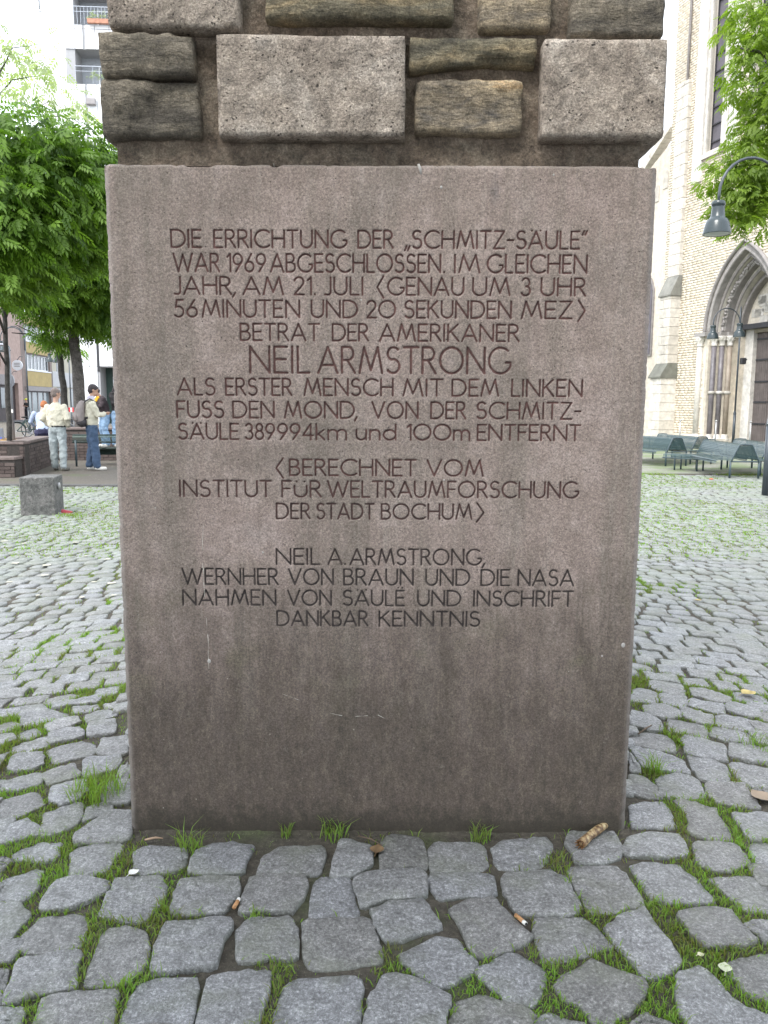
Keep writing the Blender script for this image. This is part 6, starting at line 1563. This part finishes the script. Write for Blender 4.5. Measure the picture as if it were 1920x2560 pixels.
def cloth(name, c, r=.85): return simple(name, c, r, .12, 5, .3, 90)
M_CREAM = cloth('cream_jacket', (.56, .53, .43)); M_LJEAN = cloth('light_grey_jeans', (.33, .37, .38)); M_BJEAN = cloth('blue_jeans', (.05, .085, .15)); M_PJEAN = cloth('pale_blue_jeans', (.24, .36, .52))
M_GHAIR = simple('grey_brown_hair', (.20, .16, .145), .8, .4, 60, .4, 120); M_DHAIR = simple('dark_hair', (.045, .035, .04), .7, .3, 60, .4, 120); M_GSHOE = simple('grey_suede', (.17, .16, .14), .8); M_WSHOE = simple('white_trainer', (.62, .60, .56), .6)
g = G(148, 1177)
person('man in a cream blouson and pale grey jeans seen from behind, hands in front pockets', (g.x, g.y, 0), R(-8), dict(elL=(-.29, -.07, 1.12), haL=(-.215, .09, .95), elR=(.29, -.07, 1.12), haR=(.215, .09, .95), knL=(-.11, .02, .5), knR=(.12, .0, .5), anL=(-.12, .05, .09), anR=(.13, -.05, .09), face=(.55, 1, 0)), M_CREAM, M_LJEAN, M_GHAIR, M_GSHOE, 1.74, belt=True, slim=1.12, hands=(False, False))
g = G(234, 1176)
e2, D2, F2 = person('man with a grey backpack and blue jeans, turned to the right', (g.x+.0, g.y, 0), R(-62), dict(elL=(-.24, .10, 1.14), haL=(-.10, .24, 1.16), elR=(.24, .10, 1.14), haR=(.08, .26, 1.18), head=(0, .06, 1.64), neck=(0, .02, 1.48), knL=(-.10, .0, .5), knR=(.09, .03, .5), anL=(-.10, -.06, .09), anR=(.10, .06, .09)), M_CREAM, M_BJEAN, M_DHAIR, M_WSHOE, 1.82, slim=1.0)
# his collar
m = MB(); m.lathe([(.068, 1.46), (.075, 1.50), (.066, 1.535)], (0, .01, 0), 14); m.build('collar', simple('lilac_collar', (.55, .52, .62), .8), e2, True)
# backpack: a thing of its own on his back
M_PACK = cloth('grey_pack_cloth', (.25, .215, .21)); M_PACKD = cloth('dark_pack_cloth', (.05, .045, .05))
bp = empty('backpack', (g.x, g.y, 0), R(-62), 'grey beige backpack worn by the man in blue jeans', 'backpack'); bp.scale = (1.04,)*3
m = MB(); loft(m, [(0, -.20, 1.02), (0, -.23, 1.12), (0, -.21, 1.26), (0, -.16, 1.40)], [(.09, .15), (.11, .165), (.10, .15), (.06, .10)], 16); soft(m, 'pack_body', M_PACK, bp, .014, 3, .02)
m = MB(); loft(m, [(0, -.30, 1.04), (0, -.315, 1.11), (0, -.29, 1.18)], [(.045, .13), (.06, .14), (.04, .12)], 12); soft(m, 'front_pocket', M_PACK, bp, .014, 2, .01)
m = MB(); loft(m, [(0, -.17, .96), (0, -.19, 1.01)], [(.09, .16), (.12, .175)], 14); m.build('pack_base', M_PACKD, bp, True)
for q in (-1, 1): MB().tube([(q*.09, -.13, 1.40), (q*.11, -.03, 1.475), (q*.12, .10, 1.40), (q*.135, .135, 1.25), (q*.15, .05, 1.12), (q*.13, -.14, 1.08)], [(.008, .024)]*6, 8, True, (0, 1, 0)).build('shoulder_strap', M_PACKD, bp, True)
MB().tube([(-.03, -.16, 1.46), (-.02, -.17, 1.51), (.02, -.17, 1.51), (.03, -.16, 1.46)], .008, 6).build('grab_handle', M_PACKD, bp, True)
# two people standing on the bench seat
at_depth = lambda px, Y: C0+ray(px, 1100)*(Y/ray(px, 1100).y)
g = at_depth(264, BYY+.60); zb = .41
M_NAVY = cloth('navy_cap_cloth', (.018, .02, .045)); M_YSCA = cloth('yellow_scarf', (.80, .42, .03)); M_DJKT = cloth('dark_brown_jacket', (.05, .035, .04))
def cap(e, D_, Fm, mat, peak=True):
    rot, upv, fc, sd_ = Fm; hd = D_['head']; m = MB(); m.ellip(hd+upv*.055-fc*.005, (.090, .108, .080), 16, 10, rot); m.build('cap', mat, e, True)
    if peak: m = MB(); m.ellip(hd+upv*.045+fc*.115, (.07, .075, .012), 12, 6, rot); m.build('cap_peak', mat, e, True)
e3, D3, F3 = person('person in a dark navy cap and yellow scarf bending over a phone on the bench', (g.x, g.y, zb), R(128), dict(head=(-.0, .20, 1.42), neck=(0, .12, 1.30), chest=(0, .06, 1.14), waist=(0, 0, .98), pelvis=(0, -.02, .88), hipL=(-.09, -.02, .86), hipR=(.09, -.02, .86), knL=(-.10, .04, .48), knR=(.10, .04, .48), shL=(-.17, .08, 1.26), shR=(.17, .08, 1.26), elL=(-.22, .16, 1.04), elR=(.24, .18, 1.06), haL=(-.06, .36, 1.06), haR=(.08, .40, 1.10), face=(.1, 1, -.5)), M_DJKT, M_PJEAN, M_DHAIR, M_WSHOE, 1.60, slim=.9)
cap(e3, D3, F3, M_NAVY); m = MB(); loft(m, [(0, .14, 1.28), (.02, .22, 1.16), (.05, .22, .98)], [(.05, .08), (.04, .06), (.03, .05)]); soft(m, 'scarf', M_YSCA, e3, .014, 1, .02)
g = at_depth(297, BYY+.66)
e4, D4, F4 = person('dark-haired person behind the capped one, partly hidden by the slab edge', (g.x, g.y, zb), R(-120), dict(head=(0, .10, 1.56), face=(0, 1, -.25), elL=(-.22, .12, 1.12), haL=(-.10, .34, 1.16), elR=(.22, .10, 1.14), haR=(.06, .36, 1.18)), cloth('black_jacket', (.02, .018, .02)), M_PJEAN, M_DHAIR, M_WSHOE, 1.58, hair_long=True, slim=.9)
m = MB(); loft(m, [(0, .05, 1.46), (.03, .13, 1.38), (.06, .15, 1.18)], [(.06, .09), (.045, .06), (.03, .05)]); soft(m, 'scarf', M_YSCA, e4, .014, 1, .02)
# kneeling on the wall beyond the bench end
g = at_dist(108, 1100, 21.8)
e5, D5, F5 = person('ginger-haired person in a pale blue shirt kneeling on the wall, shoe sole showing', (g.x, g.y, .24), R(18), dict(pelvis=(0, -.05, .52), waist=(0, .02, .66), chest=(0, .12, .86), neck=(0, .20, 1.02), head=(.03, .27, 1.16), face=(0, 1, -.5), hipL=(-.10, -.05, .50), hipR=(.10, -.05, .50), knL=(-.12, .20, .10), knR=(.12, .22, .10), anL=(-.12, -.18, .10), anR=(.12, -.20, .12), toeL=(-.12, -.28, -.02), toeR=(.12, -.30, -.06), shL=(-.19, .14, .98), shR=(.19, .14, .98), elL=(-.30, .18, .74), haL=(-.22, .34, .62), elR=(.28, .2, .74), haR=(.16, .36, .64)), cloth('pale_blue_shirt', (.36, .42, .55)), cloth('indigo_trousers', (.03, .03, .07)), simple('ginger_hair', (.36, .13, .05), .8, .3, 60), simple('pale_sole', (.55, .52, .36), .7), 1.70, jacket=False)
# far figures
g = at_dist(68, 1042, 68); e6, D6, F6 = person('far person in black with folded arms and a yellow cap, by the yellow building', (g.x, g.y, 0), R(150), dict(elL=(-.27, .05, 1.14), haL=(.05, .20, 1.18), elR=(.27, .05, 1.14), haR=(-.05, .22, 1.20)), cloth('black_top', (.018, .018, .022)), cloth('black_trousers', (.02, .02, .028)), M_DHAIR, M_DHAIR, 1.75, jacket=False, sleeves='short', vox=.02); cap(e6, D6, F6, cloth('yellow_cap', (.6, .62, .05)))
g = at_dist(29, 1045, 60); e7, D7, F7 = person('far person in an orange vest and dark trousers, behind the left tree trunk', (g.x, g.y, 0), R(100), {}, cloth('orange_vest', (.75, .25, .03)), cloth('dark_trousers', (.02, .025, .04)), M_DHAIR, M_DHAIR, 1.8, vox=.02)

# ---------------- bicycle, scooter, boards
def bicycle(label, p, rz):
    e = empty('bicycle', (p.x, p.y, 0), rz, label, 'bicycle'); mt = simple('bike_paint', (.02, .05, .045), .35, .1, 5, 0); mr = simple('tyre', (.015, .015, .016), .8); ms_ = simple('spoke_steel', (.4, .4, .42), .3, .05, 5, 0, metal=.8)
    for x in (-.52, .54):
        w_ = empty('wheel'); w_.parent = e; ring = [(x+.33*cos(2*pi*k/24), 0, .345+.33*sin(2*pi*k/24)) for k in range(25)]
        MB().tube(ring, .018, 6, False, (0, 1, 0)).build('tyre', mr, w_, True); MB().tube([(x+(q[0]-x)*.93, 0, .345+(q[2]-.345)*.93) for q in ring], .009, 5, False, (0, 1, 0)).build('rim', ms_, w_, True)
        s = MB()
        for k in range(14): a = 2*pi*k/14; s.tube([(x, 0, .345), (x+.31*cos(a), 0, .345+.31*sin(a))], .002, 3)
        s.tube([(x, -.04, .345), (x, .04, .345)], .02, 8); s.build('spokes', ms_, w_)
        MB().tube([(x+.36*cos(a), 0, .345+.36*sin(a)) for a in np.linspace(.3, 2.8, 10)], [(.006, .025)]*10, 6, True, (0, 1, 0)).build('mudguard', mt, e, True)
    f = MB()
    for a, b_ in (((-.52, 0, .345), (-.05, 0, .30)), ((-.05, 0, .30), (-.20, 0, .80)), ((-.52, 0, .345), (-.17, 0, .72)), ((-.05, 0, .30), (.36, 0, .72)), ((-.17, 0, .70), (.34, 0, .80)), ((.33, 0, .86), (.38, 0, .66)), ((.38, 0, .66), (.54, 0, .345))): f.tube([a, b_], .018, 8)
    f.build('frame', mt, e, True); MB().ellip((-.22, 0, .88), (.13, .07, .035), 12, 6).build('saddle', mr, e, True); MB().tube([(-.20, 0, .8), (-.215, 0, .87)], .013, 6).build('seat_post', ms_, e)
    MB().tube([(.28, -.28, 1.0), (.36, -.22, 1.0), (.34, 0, .98), (.36, .22, 1.0), (.28, .28, 1.0)], .012, 6).build('handlebar', ms_, e, True); MB().tube([(.33, 0, .85), (.32, 0, .98)], .012, 6).build('stem', ms_, e)
    MB().lathe([(0, -.008), (.09, -.008), (.09, .008), (0, .008)], (-.05, .05, .30), 16, (0, 1, 0)).build('chainring', ms_, e)
    for q in (-1, 1): MB().tube([(-.05, q*.06, .30), (-.05+q*.13, q*.07, .30-q*.09)], .01, 6).build('crank', ms_, e); MB().box(-.09+q*.13, -.01+q*.13, q*.07, q*.07+.08*q, .30-q*.09-.01, .30-q*.09+.01).build('pedal', mr, e)
    MB().box(-.75, -.33, -.05, .05, .72, .73).build('rack', ms_, e)
    return e
p = at_dist(78, 1078, 34); b1 = bicycle('dark green bicycle leaning near the far lamp at left', p, R(35))
p = at_dist(92, 1074, 37); b2 = bicycle('second dark bicycle, just behind the kneeling person', p, R(70))
# moped
p = at_dist(184, 1066, 28); e = empty('moped', (p.x, p.y, .15), R(60), 'dark parked moped with a silver tail behind the brick wall, between trunk and backpack', 'moped')
mk = simple('moped_black', (.02, .02, .022), .35); msv = simple('moped_silver', (.42, .44, .48), .3, .05, 5, 0, metal=.6)
for x in (-.6, .62): MB().tube([(x+.2*cos(2*pi*k/20), 0, .25+.2*sin(2*pi*k/20)) for k in range(21)], .05, 8, False, (0, 1, 0)).build('tyre', mk, e, True); MB().lathe([(0, -.03), (.14, -.03), (.14, .03), (0, .03)], (x, 0, .25), 16, (0, 1, 0)).build('wheel_hub', msv, e)
m = MB(); loft(m, [(-.7, 0, .62), (-.35, 0, .58), (-.05, 0, .42), (.2, 0, .32), (.38, 0, .5), (.45, 0, .85)], [(.1, .12), (.15, .17), (.13, .15), (.06, .16), (.05, .17), (.06, .12)], 12); soft(m, 'fairing', mk, e, .02, 2)
MB().ellip((-.38, 0, .76), (.36, .14, .06), 14, 7).build('seat', mk, e, True); MB().box(-.98, -.62, -.17, .17, .78, 1.06).build('top_case', msv, e, bevel=.05)
MB().tube([(.62, 0, .25), (.42, 0, .95)], .03, 8).build('fork', msv, e); MB().tube([(.36, -.32, 1.02), (.42, 0, 1.0), (.36, .32, 1.02)], .016, 6).build('handlebar', mk, e); MB().ellip((.5, 0, .9), (.06, .08, .08), 10, 6).build('headlight', msv, e, True)
# barrier board and A-board
p = at_dist(185, 1060, 30); e = empty('barrier_board', (p.x, p.y, 0), 0, 'small red and white striped barrier board behind the wall, by the thickest trunk', 'barrier'); zt = at_dist(185, 1019, 30).z; zb_ = at_dist(185, 1030, 30).z
for k in range(5): MB().box(-.16+k*.064, -.16+(k+1)*.064, -.02, .02, zb_, zt).build('board_stripe', simple('sign_red', (.6, .02, .03), .5) if k % 2 == 0 else M_WHITE, e)
MB().tube([(0, .03, 0), (0, .03, zb_+.05)], .02, 6).build('post', M_GAL, e)
p = at_dist(-1, 1100, 23.2); e = empty('pavement_sign', (p.x, p.y, 0), 0, 'blue and white pavement sign cut off by the left edge', 'sign board')
MB().box(-.35, .14, -.02, .02, .06, .78, Matrix.Rotation(.10, 4, 'X')).build('sign_frame', M_GAL, e); MB().box(-.31, .10, -.03, -.021, .12, .55, Matrix.Rotation(.10, 4, 'X')).build('sign_face', simple('sign_blue', (.10, .14, .45), .5), e)
# awning lamp on the white block (dark hooked lamp at the slab edge)
p = at_dist(300, 830, 45); e = empty('hanging_street_light', (p.x, p.y, 0), 0, 'grey pendant street light peeking out from behind the slab at left', 'street lamp'); zz_ = at_dist(270, 832, 45).z
MB().ellip((at_dist(268, 832, 45).x-p.x, 0, zz_), (.34, .2, .09), 16, 8).build('lamp_head', M_GRYF, e, True); MB().tube([(at_dist(272, 832, 45).x-p.x, 0, zz_+.05), (0, 0, zz_+.1)], .04, 6).build('lamp_arm', M_GAL, e); MB().tube([(0, 0, 0), (0, 0, zz_+.3)], .07, 8).build('lamp_mast', M_GAL, e)
